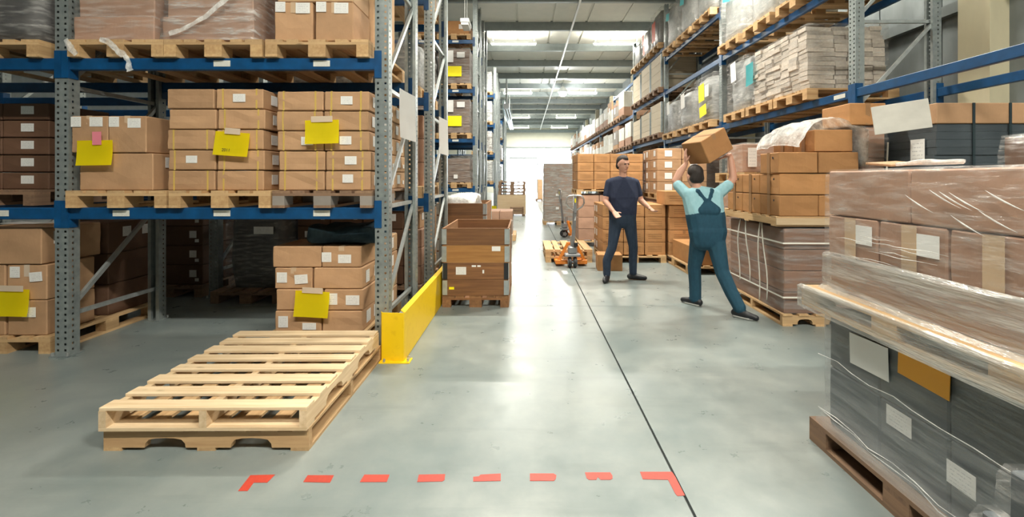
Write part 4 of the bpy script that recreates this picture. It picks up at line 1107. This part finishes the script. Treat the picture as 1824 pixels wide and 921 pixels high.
# ------------------------------------------------------------------ tall strapped load with orange-brown boxes on a second pallet
YS0, YS1, XS0, XS1 = 4.72, 6.02, 2.66, 3.36
ps = thing('wooden_pallet', 'floor pallet with cut-outs under the tall strapped brown load', 'pallet', ((XS0 + XS1) / 2, (YS0 + YS1) / 2, 0), R(-1.2))
LX, LY = XS1 - XS0 + .06, YS1 - YS0 + .06
sx = stringer(LX, .085, .045, 'pallet_x', 'x')
for y in (-LY / 2 + .03, 0, LY / 2 - .03): link('stringer', sx, ps, (0, y, .018))
for k in range(3): part('bottom_board', 'pallet_y', -LX / 2 + k * (LX - .1) / 2, -LX / 2 + .1 + k * (LX - .1) / 2, -LY / 2, LY / 2, 0, .018, ps)
for k in range(5): part('deck_board', 'pallet_y', -LX / 2 + k * (LX - .1) / 4, -LX / 2 + .1 + k * (LX - .1) / 4, -LY / 2, LY / 2, .103, .121, ps)
t = thing('strapped_load', 'tall brown film-wrapped load bound with white straps beside the walking worker', 'load', ((XS0 + XS1) / 2, (YS0 + YS1) / 2, .122), R(-1.2))
w, d, hh = XS1 - XS0, YS1 - YS0, .868
for k in range(4):
    link('carton', carton_mesh(w, d - .01, hh / 4 - .004, 'kraft_brown', k % 3), t, (0, 0, k * hh / 4))
link('stretch_film', film_shell(w + .02, d + .02, hh + .005, 'film_thin', .006, 8, 60, 24, 0.0), t)
for z in (.17, .72): link('strap', strap_loop(w + .05, d + .05, .1, .016, 'strap_white', 'z'), t, (0, 0, z))
def wavy(pts, r=.007): return tube_mesh(pts, r, 'strap_white', 6)
xl = -w / 2 - .028
for dy, lo, bend in ((.28, .14, .05), (.14, .18, -.03), (-.21, .02, .02), (-.25, .06, -.06)):
    pts = []
    for i in range(9):
        f = i / 8; pts.append((xl - .004 - .012 * math.sin(f * 6), dy + bend * math.sin(f * 3.1) - (.10 * f * f if bend < 0 else -.02 * f), hh + .02 - f * (hh + .02 - lo)))
    link('loose_strap', wavy(pts), t)
up = thing('wooden_pallet', 'raised pallet between the tall strapped load and the orange-brown boxes', 'pallet', (3.0, 5.37, 1.012), R(-1.2))
LX, LY = .86, 1.32
for x in (-LX / 2 + .02, 0, LX / 2 - .02): part('stringer', 'pallet_y', x - .02, x + .02, -LY / 2, LY / 2, .016, .085, up)
for k in range(3): part('bottom_board', 'pallet_x', -LX / 2, LX / 2, -LY / 2 + k * (LY - .1) / 2, -LY / 2 + .1 + k * (LY - .1) / 2, 0, .016, up)
for k in range(7): part('deck_board', 'pallet_x', -LX / 2, LX / 2, -LY / 2 + k * (LY - .1) / 6, -LY / 2 + .1 + k * (LY - .1) / 6, .085, .10, up)
part('front_board', 'plywood', -LX / 2, LX / 2, -LY / 2 - .014, -LY / 2, .016, .085, up)
OB = 'orange-brown boxes on the raised pallet'
z0 = 1.113; h = .221
def spot(o, w, d):
    me = cyl_mesh(.012, .002, 'rubber', 'X', 10); link('dot_mark', me, o, (-w / 2 - .006, -d / 2 + .1, .16))
for k in range(2):
    for j in range(3):
        y0 = 4.73 + j * .405
        xw = [.40, .52][k]
        o = carton(2.60, 2.60 + xw, y0, y0 + .395, z0 + h * k, z0 + h * (k + 1) - .003, f'orange-brown box above the tall strapped load, {["bottom", "second"][k]} row, {["front", "middle", "back"][j]}', OB, 'kraft_orange')
        spot(o, xw, .395); part('tape_strip', 'tape_brown', -xw / 2 - .008, -xw / 2 - .006, -.03, .03, .0, h - .004, o)
        carton(2.605 + xw, 3.42, y0, y0 + .395, z0 + h * k, z0 + h * (k + 1) - .003, f'orange-brown box on the rack side above the strapped load, {["bottom", "second"][k]} row, {["front", "middle", "back"][j]}', OB, 'kraft_orange')
o = carton(2.585, 2.985, 4.72, 5.09, z0 + 2 * h, z0 + 3 * h - .003, 'orange-brown box in the third row at the front corner, dark dot on its side', OB, 'kraft_orange'); spot(o, .40, .37); part('tape_strip', 'tape_brown', -.208, -.206, -.03, .03, .0, h - .004, o)
carton(2.995, 3.40, 4.72, 5.09, z0 + 2 * h, z0 + 3 * h - .003, 'orange-brown box in the third row under the film hood', OB, 'kraft_orange')
carton(2.99, 3.40, 5.10, 5.60, z0 + 2 * h, z0 + 3 * h - .003, 'orange-brown box in the third row at the back under the film hood', OB, 'kraft_orange')
for j, (a, b_) in enumerate(((4.76, 5.14), (5.15, 5.56))):
    o = carton(2.98, 3.37, a, b_, z0 + 3 * h, z0 + 4 * h + .01, f'orange-brown box in the top row under the film hood, {["front", "back"][j]}', OB, 'kraft_orange'); part('tape_strip', 'tape_brown', -.203, -.201, -.03, .03, .0, h, o)
def hood():
    bm = bmesh.new(); nu, nv = 26, 16; g_ = []
    path = [(2.80, 1.83), (2.80, 1.87), (2.84, 1.96), (2.93, 2.05), (3.07, 2.10), (3.22, 2.12), (3.30, 2.09), (3.38, 1.98), (3.42, 1.80), (3.43, 1.62)]
    for i in range(nu + 1):
        s = i / nu * (len(path) - 1); k = min(int(s), len(path) - 2); f = s - k
        x = path[k][0] * (1 - f) + path[k + 1][0] * f; z = path[k][1] * (1 - f) + path[k + 1][1] * f
        for j in range(nv + 1):
            v = j / nv; y = 4.72 + v * .88
            if i > nu * .72: y = 4.62 + v * .95
            q = Vector((x * 5, y * 5, z * 5)); nn = noise.noise_vector(q) * .028 + noise.noise_vector(q * 2.6) * .016
            lift = .03 * math.sin(v * 3.1)
            edge = -.10 * (v < .06) * max(0, 1 - abs(i / nu - .62) * 3)
            pz = z + lift + nn.z; px_ = x + nn.x
            if i > nu * .75 and z < 2.03: px_ = max(px_, 3.412)
            if px_ > 3.33: pz = min(pz, 2.045)
            if px_ < 2.94: pz = max(pz, 1.80)
            if 2.94 < px_ < 3.41: pz = max(pz, z0 + 4 * h + .02)
            g_.append(bm.verts.new((px_, y + nn.y, pz)))
    for i in range(nu):
        for j in range(nv):
            a = i * (nv + 1) + j; bm.faces.new((g_[a], g_[a + 1], g_[a + nv + 2], g_[a + nv + 1]))
    bmesh.ops.solidify(bm, geom=bm.faces[:], thickness=.002)
    return bm_mesh(bm, 'film_hood', True)
tag(link('film_cover', hood()), 'crumpled clear film draped over the topmost orange-brown boxes', 'film')

# wrapped column and box beside it
pallet(3.585, 4.98, 0, 'pallet under the narrow wrapped column beside the film-draped boxes', .28, .52, .12)
t = wrapped(3.60, 5.02, .121, .27, .50, 1.92, 'narrow wrapped column of brown cartons beside the film-draped boxes', core='kraft_rose', film='film_clear', seed=74, nz=6, hi=True)
link('strap', tube_mesh([(.08, -.275, 1.0), (.10, -.275, 1.3), (.12, -.275, 1.75)], .008, 'strap_white', 6), t)
carton(3.36, 3.735, 4.79, 5.24, 2.055, 2.285, 'brown box with a taped seam standing on the narrow wrapped column', mat='kraft_orange', tape=.225, tape_mat='tape_brown')
# slate-grey sheet stack with brown lids
pallet(4.26, 4.72, 0, 'pallet under the slate-grey stack of bundled sheets', 1.0, .95, .144)
t = thing('sheet_stack', 'slate-grey stack of bundled sheets with brown lids and dark straps', 'stack', (4.28, 4.72, .145))
rr = random.Random(2)
nly = 26
for k in range(nly):
    j = rr.uniform(-.012, .012)
    part('sheet_bundle', 'slate_sheet', -.50 + j, .50, -.47 + abs(j), .47, k * .0715, (k + 1) * .0715 - .002, t)
for i in range(3): part('carton_lid', 'kraft', -.505 + i * .337, -.505 + (i + 1) * .337 - .004, -.475, .475, nly * .0715, nly * .0715 + .19, t, .006)
for x in (-.17, .165): part('strap', 'strap_dark', x - .012, x + .012, -.483, -.478, 0, nly * .0715 + .19, t)
sticker(t, 'l', -.28, 1.62, .16, .22, 'shipping_label', (1.03, .95), 'paper')
me = box_mesh(.43, .02, .27, 'white_board', .002)
link('lid_flap', me, t, (-.72, -.36, 1.80), (0, R(-7), R(-28)))['label'] = 'blank white board flap'
# box column at the very edge
pallet(3.62, 3.02, 0, 'pallet under the wrapped brown column at the picture edge', .5, .6, .144)
wrapped(3.62, 3.02, .145, .48, .56, 1.66, 'wrapped brown column at the picture edge, before the slate-grey stack', core='kraft_dark_shaded', film='film_clear', seed=77, nz=5)

# ------------------------------------------------------------------ big wrapped double load in front
BX0, BX1, BY0, BY1 = 1.70, 2.80, 1.50, 2.60
pallet((BX0 + BX1) / 2 - .02, (BY0 + BY1) / 2 + .0, 0, 'dark floor pallet under the big film-wrapped double load', 1.18, 1.24, .13, 0, True)
t = thing('wrapped_load', 'lower half of the big double load, dark bundles under grey film', 'load', ((BX0 + BX1) / 2, (BY0 + BY1) / 2, .131))
w, d, hh = BX1 - BX0, BY1 - BY0, .645
for j in range(3):
    for k in range(2):
        link('bundle', carton_mesh(w - .02, d / 3 - .006, hh / 2 - .004, 'slate_sheet', (j + k) % 3), t, (0, -d / 2 + (j + .5) * d / 3, k * hh / 2))
link('stretch_film', film_shell(w + .01, d + .01, hh, 'film_haze', .006, 21, 72, 30, .05, False, (1.4, 7)), t)
sticker(t, 'l', d / 2 - .33, .50, .255, .155, 'white_paper', (w, d), 'paper', R(-2), .018)
sticker(t, 'l', d / 2 - .64, .545, .255, .11, 'orange_paper', (w, d), 'paper', R(2), .018)
sticker(t, 'l', d / 2 - .50, .27, .14, .09, 'shipping_label', (w, d), 'paper', R(0), .006)
sticker(t, 'l', d / 2 - .80, .20, .12, .09, 'shipping_label', (w, d), 'paper', R(0), .006)
for k, (z, a) in enumerate(((.02, .05), (.05, .03), (.36, .02), (.60, .03))):
    link('film_fold', tube_mesh([(-w / 2 - .03 - .012 * math.sin(i * 2.3 + k), d / 2 + .02 - i * (d + .04) / 9, z + a * (1 - i / 9) + .006 * math.sin(i * 1.7)) for i in range(10)], .003, 'film_hood', 6, rs=[.0012 + .0014 * abs(math.sin(i * 1.3 + k)) for i in range(10)]), t)
pm = pallet((BX0 + BX1) / 2 - .03, (BY0 + BY1) / 2 + .01, .778, 'pallet between the two halves of the big double load, wrapped in film', 1.25, 1.22, .11, 0)
t = thing('wrapped_load', 'upper half of the big double load, brown cartons and pallet under clear film', 'load', ((BX0 + BX1) / 2, (BY0 + BY1) / 2, .889))
for ch in list(pm.children):
    ch.parent = t; ch.location = Vector(ch.location) + pm.location - t.location
bpy.data.objects.remove(pm)
link('carton_tray', carton_mesh(w - .02, d - .02, .188, 'kraft_rose', 1), t)
def car(name, y0, y1, z0, z1, mat, labs=(), tape=False):
    o = link(name, carton_mesh(w - .01, y1 - y0 - .006, z1 - z0 - .003, mat, 0), t, (0, (y0 + y1) / 2, z0))
    for u, v, lw, lh in labs: sticker(o, 'l', u, v, lw, lh, 'white_paper', (w - .01, y1 - y0), 'paper_label', off=.005)
    if tape: part('tape_strip', 'tape', -w / 2 - .002, -w / 2 + .0, -.04, .04, .0, z1 - z0 - .006, o)
ya = d / 2
for j in range(3): car('carton', ya - .37 * (j + 1) + .01, ya - .37 * j, .19, .41, 'kraft_rose', [(-.09, .135, .12, .095)] if j < 2 else [], True)
for j in range(2): car('carton', ya - .55 * (j + 1), ya - .55 * j, .411, .655, 'kraft_rose')
link('stretch_film', film_shell(w + .012, d + .012, .47, 'film_clear', .006, 25, 80, 26, 0.0, True, (1.6, 6)), t, (0, 0, .19))
link('stretch_film', film_shell(w + .03, d + .03, .225, 'film_band', .012, 27, 80, 16, .055, False, (1.2, 7)), t, (0, 0, -.02))
skirt = film_shell(1.27, 1.24, .13, 'film_band', .008, 29, 72, 10, .0, False, (1.2, 9)); link('pallet_film', skirt, t, (-.03, .01, -.122))
rr = random.Random(6)
for k in range(7):
    yy = d / 2 - rr.uniform(.55, 1.0); zz = rr.uniform(.42, .60)
    link('film_crease', tube_mesh([(-w / 2 - .018, yy - .035 * i, zz - .022 * i + .004 * i * i * .3) for i in range(5)], .003, 'film_hood', 5, rs=[.0005, .003, .0035, .002, .0005]), t)
for k in range(8):
    yy = d / 2 - rr.uniform(.0, .5); zz = rr.uniform(.2, .35) ; ln = rr.uniform(.15, .4)
    link('film_crease', tube_mesh([(-w / 2 - .018, yy - ln * i / 4, zz + .004 * math.sin(i * 2 + k)) for i in range(5)], .002, 'film_hood', 5, rs=[.0005, .0016, .002, .0014, .0005]), t)
zt = .889 + .668
me = lumpy(.22, .22, .02, 'film_hood', .03, 33, 7); tag(link('film_scrap', me, None, (2.0, 2.28, zt + .012)), 'crumpled white film bunched on top of the big double load', 'film')
me = box_mesh(.2, .15, .012, 'kraft', .002); tag(link('cardboard_piece', me, None, (2.02, 2.54, zt + .018), (R(6), R(-3), R(10))), 'loose piece of brown cardboard on top of the big double load', 'cardboard')
# two wrapped boxes at the lower corner
wrapped(1.69, 1.17, 0, .5, .48, .64, 'tall grey film-wrapped box at the lower picture corner', core='slate_sheet', film='film_clear', seed=81, hi=True, amp=.006)
wrapped(1.39, 1.30, 0, .07, .22, .52, 'slim grey film-wrapped box beside the tall one at the lower corner', core='slate_sheet', film='film_clear', seed=83, amp=.004)

# far wrapped column by the gate
pallet(1.10, 15.5, 0, 'pallet under the pale wrapped column near the gate', 1.0, 1.0, .12)
t = wrapped(1.10, 15.5, .121, .98, .98, 1.88, 'tall pale film-wrapped column standing in the aisle towards the gate', core='kraft_rose', film='film_band', seed=85, nx=2, nz=5, hi=True, papers=[('f', -.05, .42, .1, .08, 'white_paper'), ('f', -.05, .85, .1, .08, 'white_paper')])
pallet(1.18, 31.0, 0, 'blue-edged pallet far off beside the gate', .9, 1.0, .144, old=True)
carton(.85, 1.5, 30.6, 31.4, .146, .95, 'plain carton block far off by the gate', mat='kraft_light')
carton(.85, 1.45, 30.6, 31.3, .952, 1.45, 'upper plain carton far off by the gate', mat='kraft_light')

# ------------------------------------------------------------------ pallet trucks
pallet(.785, 8.86, 0, 'lower of two pallets on the forks of the orange pallet truck', .83, 1.2, .118, mats=('block', 'pallet_y', 'block'))
pallet(.785, 8.86, .119, 'upper of two pallets on the forks of the orange pallet truck', .84, 1.2, .115)
def pallet_truck(x, y, rz, label, tilt=0.0):
    t = thing('pallet_truck', label, 'pallet truck', (x, y, 0), rz, 'hand pallet trucks')
    for s in (-1, 1):
        wl = link('steer_wheel', cyl_mesh(.092, .055, 'rubber', 'X', 24, .012), t, (s * .045, 0, .092))
        link('wheel_hub', cyl_mesh(.05, .062, 'jack_grey', 'X', 12), wl)
        for k in range(5):
            a = k * 2 * math.pi / 5
            link('spoke', bar_mesh((s * .03, 0, 0), (s * .03, .068 * math.cos(a), .068 * math.sin(a)), .008, .014, 'jack_grey'), wl)
    link('axle', cyl_mesh(.018, .16, 'jack_grey', 'X', 10), t, (0, 0, .092))
    part('mast_base', 'jack_grey', -.13, .13, -.07, .09, .19, .235, t, .008)
    part('pump', 'jack_grey', -.075, .075, -.06, .08, .235, .36, t, .02)
    link('pump_cylinder', cyl_mesh(.035, .17, 'chrome', 'Z', 14), t, (0, .06, .44))
    part('release_valve', 'rubber', .02, .08, -.08, -.04, .36, .43, t, .006)
    link('handle_shaft', bar_mesh((0, -.02, .34), (.03, -.10 - tilt, .99), .048, .038, 'jack_grey'), t)
    dy = -.10 - tilt
    lp = [(.03, dy, .95), (-.02, dy - .005, .99), (-.085, dy - .01, 1.03), (-.12, dy - .015, 1.09), (-.112, dy - .02, 1.16), (-.085, dy - .022, 1.205), (-.05, dy - .024, 1.215), (.03, dy - .024, 1.22), (.11, dy - .024, 1.215), (.145, dy - .022, 1.205), (.172, dy - .02, 1.16), (.18, dy - .015, 1.09), (.145, dy - .01, 1.03), (.08, dy - .005, .99)]
    link('handle_loop', tube_mesh(lp, .014, 'chrome', 8, True), t)
    part('grip_mount', 'jack_grey', .008, .052, dy - .034, dy - .008, .93, 1.21, t, .005)
    part('sticker', 'yellow_paper', .018, .042, dy - .037, dy - .035, 1.1, 1.17, t)
    part('sticker', 'white_paper', .018, .042, -.10, -.098, .80, .88, t)
    for s in (-1, 1):
        link('frame_leg', bar_mesh((s * .06, .09, .40), (s * .235, .14, .07), .05, .05, 'jack_orange'), t)
        link('fork', poly_prism([(s * .19 - .075, .13), (s * .19 + .075, .13), (s * .19 + .07, 1.15), (s * .19 + .03, 1.25), (s * .19 - .03, 1.25), (s * .19 - .07, 1.15)], .030, .070, 'jack_orange'), t)
        link('fork_roller', cyl_mesh(.035, .07, 'rubber', 'X', 12), t, (s * .19, 1.05, .036))
    part('cross_frame', 'jack_orange', -.27, .27, .10, .15, .04, .11, t, .006)
    part('frame_head', 'jack_orange', -.09, .09, .085, .13, .36, .42, t, .01)
    return t
pallet_truck(.80, 7.80, R(2), 'orange hand pallet truck with grey loop handle, nearer one before two pallets')
pallet_truck(1.0, 11.85, R(-78), 'second pallet truck seen side-on, parked farther off by the two-pallet stack')

# ------------------------------------------------------------------ people
def hull_pts(spheres, seg=10):
    pts = []
    for p, r in spheres:
        for i in range(seg + 1):
            a = math.pi * i / seg
            for j in range(seg if 0 < i < seg else 1):
                b_ = 2 * math.pi * j / seg
                pts.append(Vector(p) + Vector((math.sin(a) * math.cos(b_), math.sin(a) * math.sin(b_), math.cos(a))) * r)
    return pts
def figure(prims, mats, voxel=.0065, smooth=4):
    """one continuous skin over all limbs; each face takes the cloth of the limb it lies on"""
    bm = bmesh.new()
    for mi, sp in prims:
        vs = [bm.verts.new(p) for p in hull_pts(sp)]
        res = bmesh.ops.convex_hull(bm, input=vs)
        junk = [v for v in vs if v.is_valid and not v.link_faces]
        for v in junk: bm.verts.remove(v)
    me = bm_mesh(bm, mats[0]); o = link('tmp', me)
    rm = o.modifiers.new('r', 'REMESH'); rm.mode = 'VOXEL'; rm.voxel_size = voxel
    bpy.context.view_layer.update()
    dg = bpy.context.evaluated_depsgraph_get()
    out = bpy.data.meshes.new_from_object(o.evaluated_get(dg)); bpy.data.objects.remove(o)
    bm = bmesh.new(); bm.from_mesh(out)
    for _ in range(smooth): bmesh.ops.smooth_vert(bm, verts=bm.verts[:], factor=.5, use_axis_x=True, use_axis_y=True, use_axis_z=True)
    bm.to_mesh(out); bm.free()
    n = len(out.polygons); c = np.zeros(n * 3); out.polygons.foreach_get('center', c); c = c.reshape(-1, 3)
    best = np.full(n, 1e9); idx = np.zeros(n, dtype=np.int32)
    for mi, sp in prims:
        dd = np.full(n, 1e9)
        for a in range(len(sp)):
            for b_ in range(a, len(sp)):
                p, q = np.array(sp[a][0]), np.array(sp[b_][0]); v = q - p; l2 = max((v * v).sum(), 1e-9)
                tt = np.clip(((c - p) @ v) / l2, 0, 1)
                rad = sp[a][1] * (1 - tt) + sp[b_][1] * tt
                dd = np.minimum(dd, np.linalg.norm(c - (p + tt[:, None] * v), axis=1) - rad)
        m = dd < best; best[m] = dd[m]; idx[m] = mi
    out.materials.clear()
    for k in mats: out.materials.append(M[k])
    out.polygons.foreach_set('material_index', idx)
    out.polygons.foreach_set('use_smooth', [True] * n)
    out.update(); return out
def hand(mi, wrist, fwd, palm, side, curl=.5, s=1.0):
    """palm and five bent fingers: fwd = pointing way, palm = palm normal, side = towards the thumb"""
    W, F, P, S = (Vector(v) for v in (wrist, fwd, palm, side))
    F.normalize(); P.normalize(); S.normalize(); out = []
    k1, k2 = W + F * .085 * s + S * .030 * s, W + F * .085 * s - S * .030 * s
    out.append((mi, [(tuple(W + S * .014), .020 * s), (tuple(W - S * .014), .020 * s), (tuple(k1), .014 * s), (tuple(k2), .013 * s)]))
    for i, ln in enumerate((.072, .082, .076, .060)):
        b0 = W + F * .085 * s + S * (.030 - .02 * i) * s
        d1 = (F * math.cos(curl * .6) + P * math.sin(curl * .6)); d2 = (F * math.cos(curl * 1.6) + P * math.sin(curl * 1.6)); d3 = (F * math.cos(curl * 2.4) + P * math.sin(curl * 2.4))
        j1 = b0 + d1 * ln * .45 * s; j2 = j1 + d2 * ln * .32 * s; j3 = j2 + d3 * ln * .28 * s
        out += [(mi, [(tuple(b0), .0095 * s), (tuple(j1), .009 * s)]), (mi, [(tuple(j1), .009 * s), (tuple(j2), .0085 * s)]), (mi, [(tuple(j2), .0085 * s), (tuple(j3), .0075 * s)])]
    t0 = W + F * .022 * s + S * .026 * s; t1 = t0 + (F * .6 + S * .8 + P * .25).normalized() * .042 * s; t2 = t1 + (F * .9 + S * .3 + P * .4).normalized() * .034 * s
    out += [(mi, [(tuple(t0), .014 * s), (tuple(t1), .011 * s)]), (mi, [(tuple(t1), .011 * s), (tuple(t2), .0085 * s)])]
    return out
def head(c, face, mi_skin, mi_hair, tilt=0.0):
    """a head 0.23 m tall about its centre c, looking along face"""
    C_, F = Vector(c), Vector(face).normalized(); U = Vector((0, 0, 1)); S = F.cross(U).normalized(); U = S.cross(F).normalized()
    P = lambda f, s, u: tuple(C_ + F * f + S * s + U * u)
    pr = [(mi_skin, [(P(-.015, 0, .03), .086), (P(.012, 0, .035), .078)]),
          (mi_skin, [(P(.02, 0, -.02), .068), (P(.045, 0, -.085), .028), (P(.0, .035, -.06), .035), (P(.0, -.035, -.06), .035)]),
          (mi_skin, [(P(.088, 0, .015), .009), (P(.105, 0, -.018), .012), (P(.085, 0, -.022), .016)]),
          (mi_skin, [(P(.085, .03, .035), .010), (P(.085, -.03, .035), .010)])]
    for q in (-1, 1):
        pr.append((mi_skin, [(P(-.005, q * .082, .012), .016), (P(-.008, q * .082, -.022), .011)]))
    pr += [(mi_hair, [(P(-.035, 0, .05), .090), (P(-.02, 0, .068), .080), (P(.03, 0, .085), .052)]),
           (mi_hair, [(P(-.055, .03, -.02), .055), (P(-.055, -.03, -.02), .055), (P(-.055, 0, .04), .075)])]
    return pr, P
def shoe(mi, ankle, toe_dir, z0=.0, mi_sole=None):
    A = Vector((ankle[0], ankle[1], 0)); D = Vector((toe_dir[0], toe_dir[1], 0)).normalized(); S = Vector((-D.y, D.x, 0))
    f = lambda a, s, z: tuple(A + D * a + S * s + Vector((0, 0, z + z0)))
    pr = [(mi, [(f(-.05, 0, .045), .040), (f(.02, 0, .055), .042), (f(.09, .012, .04), .036), (f(.09, -.012, .04), .036), (f(.175, 0, .032), .030)]),
          (mi, [(f(-.01, 0, .06), .046), (f(-.005, 0, .11), .044)])]
    if mi_sole is not None: pr.append((mi_sole, [(f(-.055, 0, .012), .030 * .4), (f(-.05, .025, .012), .012), (f(-.05, -.025, .012), .012), (f(.10, .035, .012), .012), (f(.10, -.035, .012), .012), (f(.19, 0, .013), .012)]))
    return pr

# standing worker in dark clothes, seen from the front, forearms lifted
MT = ['skin', 'navy_shirt', 'denim', 'shoe', 'hair']
hp, P = head((.0, -.03, 1.70), (.35, -1, -.12), 0, 4)
pr = list(hp)
pr += [(0, [((0, .0, 1.50), .058), ((0, -.01, 1.62), .055)]),
       (1, [((-.15, .01, 1.44), .075), ((.15, .01, 1.44), .075), ((0, .0, 1.46), .085), ((-.115, -.01, 1.22), .115), ((.115, -.01, 1.22), .115)]),
       (1, [((-.11, -.01, 1.22), .112), ((.11, -.01, 1.22), .112), ((-.095, .0, 1.0), .115), ((.095, .0, 1.0), .115), ((0, -.02, 1.08), .125)]),
       (2, [((-.095, .0, .97), .112), ((.095, .0, .97), .112), ((-.09, .01, .88), .115), ((.09, .01, .88), .115)])]
legs = (((-.10, .0, .88), (-.17, -.04, .50), (-.245, -.02, .10), (-.45, -.9)), ((.10, .0, .88), (.15, -.03, .50), (.17, .04, .10), (.95, -.35)))
for hip, kn, an, toe in legs:
    pr += [(2, [(hip, .105), (kn, .068)]), (2, [(kn, .070), ((an[0], an[1], .30), .064)]), (2, [((an[0], an[1], .30), .064), ((an[0], an[1], .11), .056)])]
    pr += shoe(3, an, toe)
arms = (((-.195, .01, 1.43), (-.27, -.02, 1.17), (-.20, -.20, 1.03)), ((.195, .01, 1.43), (.28, .0, 1.17), (.33, -.20, 1.08)))
for k, (sh, el, wr_) in enumerate(arms):
    mid = tuple(Vector(sh).lerp(Vector(el), .62))
    pr += [(1, [(sh, .068), (mid, .058)]), (0, [(mid, .045), (el, .043)]), (0, [(el, .044), (tuple(Vector(el).lerp(Vector(wr_), .35)), .042), (wr_, .028)])]
    fw = Vector(wr_) - Vector(el); sd = Vector((1, 0, .3)) if k == 0 else Vector((-1, 0, .3))
    sd = sd - fw.normalized() * sd.dot(fw.normalized())
    pr += hand(0, tuple(Vector(wr_) + fw.normalized() * .02), fw, fw.cross(sd) * (1 if k == 0 else -1), sd, .45)
me = figure(pr, MT)
p1 = tag(link('person', me, None, (1.44, 6.82, 0), (0, 0, R(6))), 'standing person in navy shirt and dark jeans, forearms raised before the box stack', 'person')
for q in (-1, 1):
    bm = bmesh.new(); bmesh.ops.create_uvsphere(bm, u_segments=10, v_segments=8, radius=.011); link('eye', bm_mesh(bm, 'eye', True), p1, P(.082, q * .032, .018))
link('mouth', tube_mesh([P(.068, -.024, -.058), P(.081, 0, -.056), P(.068, .024, -.058)], .006, 'lip', 6), p1)

# walking worker in overalls, seen from behind, a box held over the shoulder
MT = ['skin', 'sky_shirt', 'overall_blue', 'shoe', 'hair', 'sole']
hp, P = head((-.13, .04, 1.515), (-.25, 1, -.12), 0, 4)
pr = list(hp)
pr += [(0, [((-.105, .0, 1.36), .055), ((-.125, .02, 1.45), .052)]),
       (1, [((-.215, .0, 1.31), .072), ((.10, -.01, 1.31), .075), ((-.06, -.01, 1.33), .085), ((-.14, -.01, 1.12), .112), ((.08, -.01, 1.12), .112)]),
       (2, [((-.13, -.01, 1.08), .118), ((.085, -.01, 1.08), .118), ((-.10, -.01, .93), .118), ((.095, -.01, .93), .118)]),
       (2, [((-.10, -.02, .90), .118), ((.10, -.02, .90), .118), ((-.075, .0, .80), .115), ((.08, -.02, .80), .115)]),
       (2, [((-.10, -.075, 1.14), .062), ((.06, -.08, 1.14), .062), ((-.03, -.085, 1.24), .040)]),
       (2, [((-.03, -.10, 1.22), .022), ((-.13, -.075, 1.36), .022)]), (2, [((-.03, -.10, 1.22), .022), ((.03, -.072, 1.37), .022)]),
       (2, [((-.13, -.075, 1.36), .022), ((-.13, .05, 1.37), .022)]), (2, [((.03, -.072, 1.37), .022), ((.03, .05, 1.36), .022)])]
# leading leg bears the weight, trailing leg pushes off
pr += [(2, [((-.075, .02, .82), .110), ((-.085, .16, .47), .076)]), (2, [((-.085, .16, .47), .078), ((-.06, .20, .26), .072)]), (2, [((-.06, .20, .26), .072), ((-.05, .22, .09), .070)])]
pr += shoe(3, (-.05, .21, 0), (-.55, .75), 0, 5)
pr += [(2, [((.085, -.02, .82), .112), ((.13, -.10, .46), .078)]), (2, [((.13, -.10, .46), .080), ((.19, -.19, .26), .074)]), (2, [((.19, -.19, .26), .074), ((.245, -.27, .11), .068)])]
pr += shoe(3, (.245, -.27, 0), (.45, -.5), 0, 5)
# arms up to the box
pr += [(1, [((.125, .0, 1.325), .070), ((.235, -.01, 1.42), .062)]), (0, [((.235, -.01, 1.42), .046), ((.30, .0, 1.49), .043)]), (0, [((.30, .0, 1.49), .044), ((.305, .02, 1.58), .040), ((.285, .035, 1.75), .029)])]
pr += hand(0, (.275, .036, 1.775), (-.88, .0, -.40), (-.47, 0, .88), (0, -1, 0), .05)
pr += [(1, [((-.235, .0, 1.325), .068), ((-.30, .08, 1.42), .060)]), (0, [((-.30, .08, 1.42), .045), ((-.32, .11, 1.47), .042)]), (0, [((-.32, .11, 1.47), .043), ((-.27, .12, 1.58), .038), ((-.205, .10, 1.665), .028)])]
pr += hand(0, (-.20, .10, 1.675), (-.12, -.05, 1), (1, 0, .15), (0, -1, .1), .12)
me = figure(pr, MT)
p2 = tag(link('person', me, None, (2.07, 5.27, 0)), 'walking person in teal overalls and light blue shirt, holding a box overhead', 'person')
w_, d_, h_ = .37, .34, .27
o = link('cardboard_box', carton_mesh(w_, d_, h_, 'kraft_orange', 1), None, (2.07 + .08, 5.27 + .07, 1.752), (0, R(-28), R(18)))
tag(o, 'tilted brown box carried overhead by the walking person', 'box')
link('tape', tape_mesh(w_, d_, h_, .05, .06, 'tape_brown'), o)
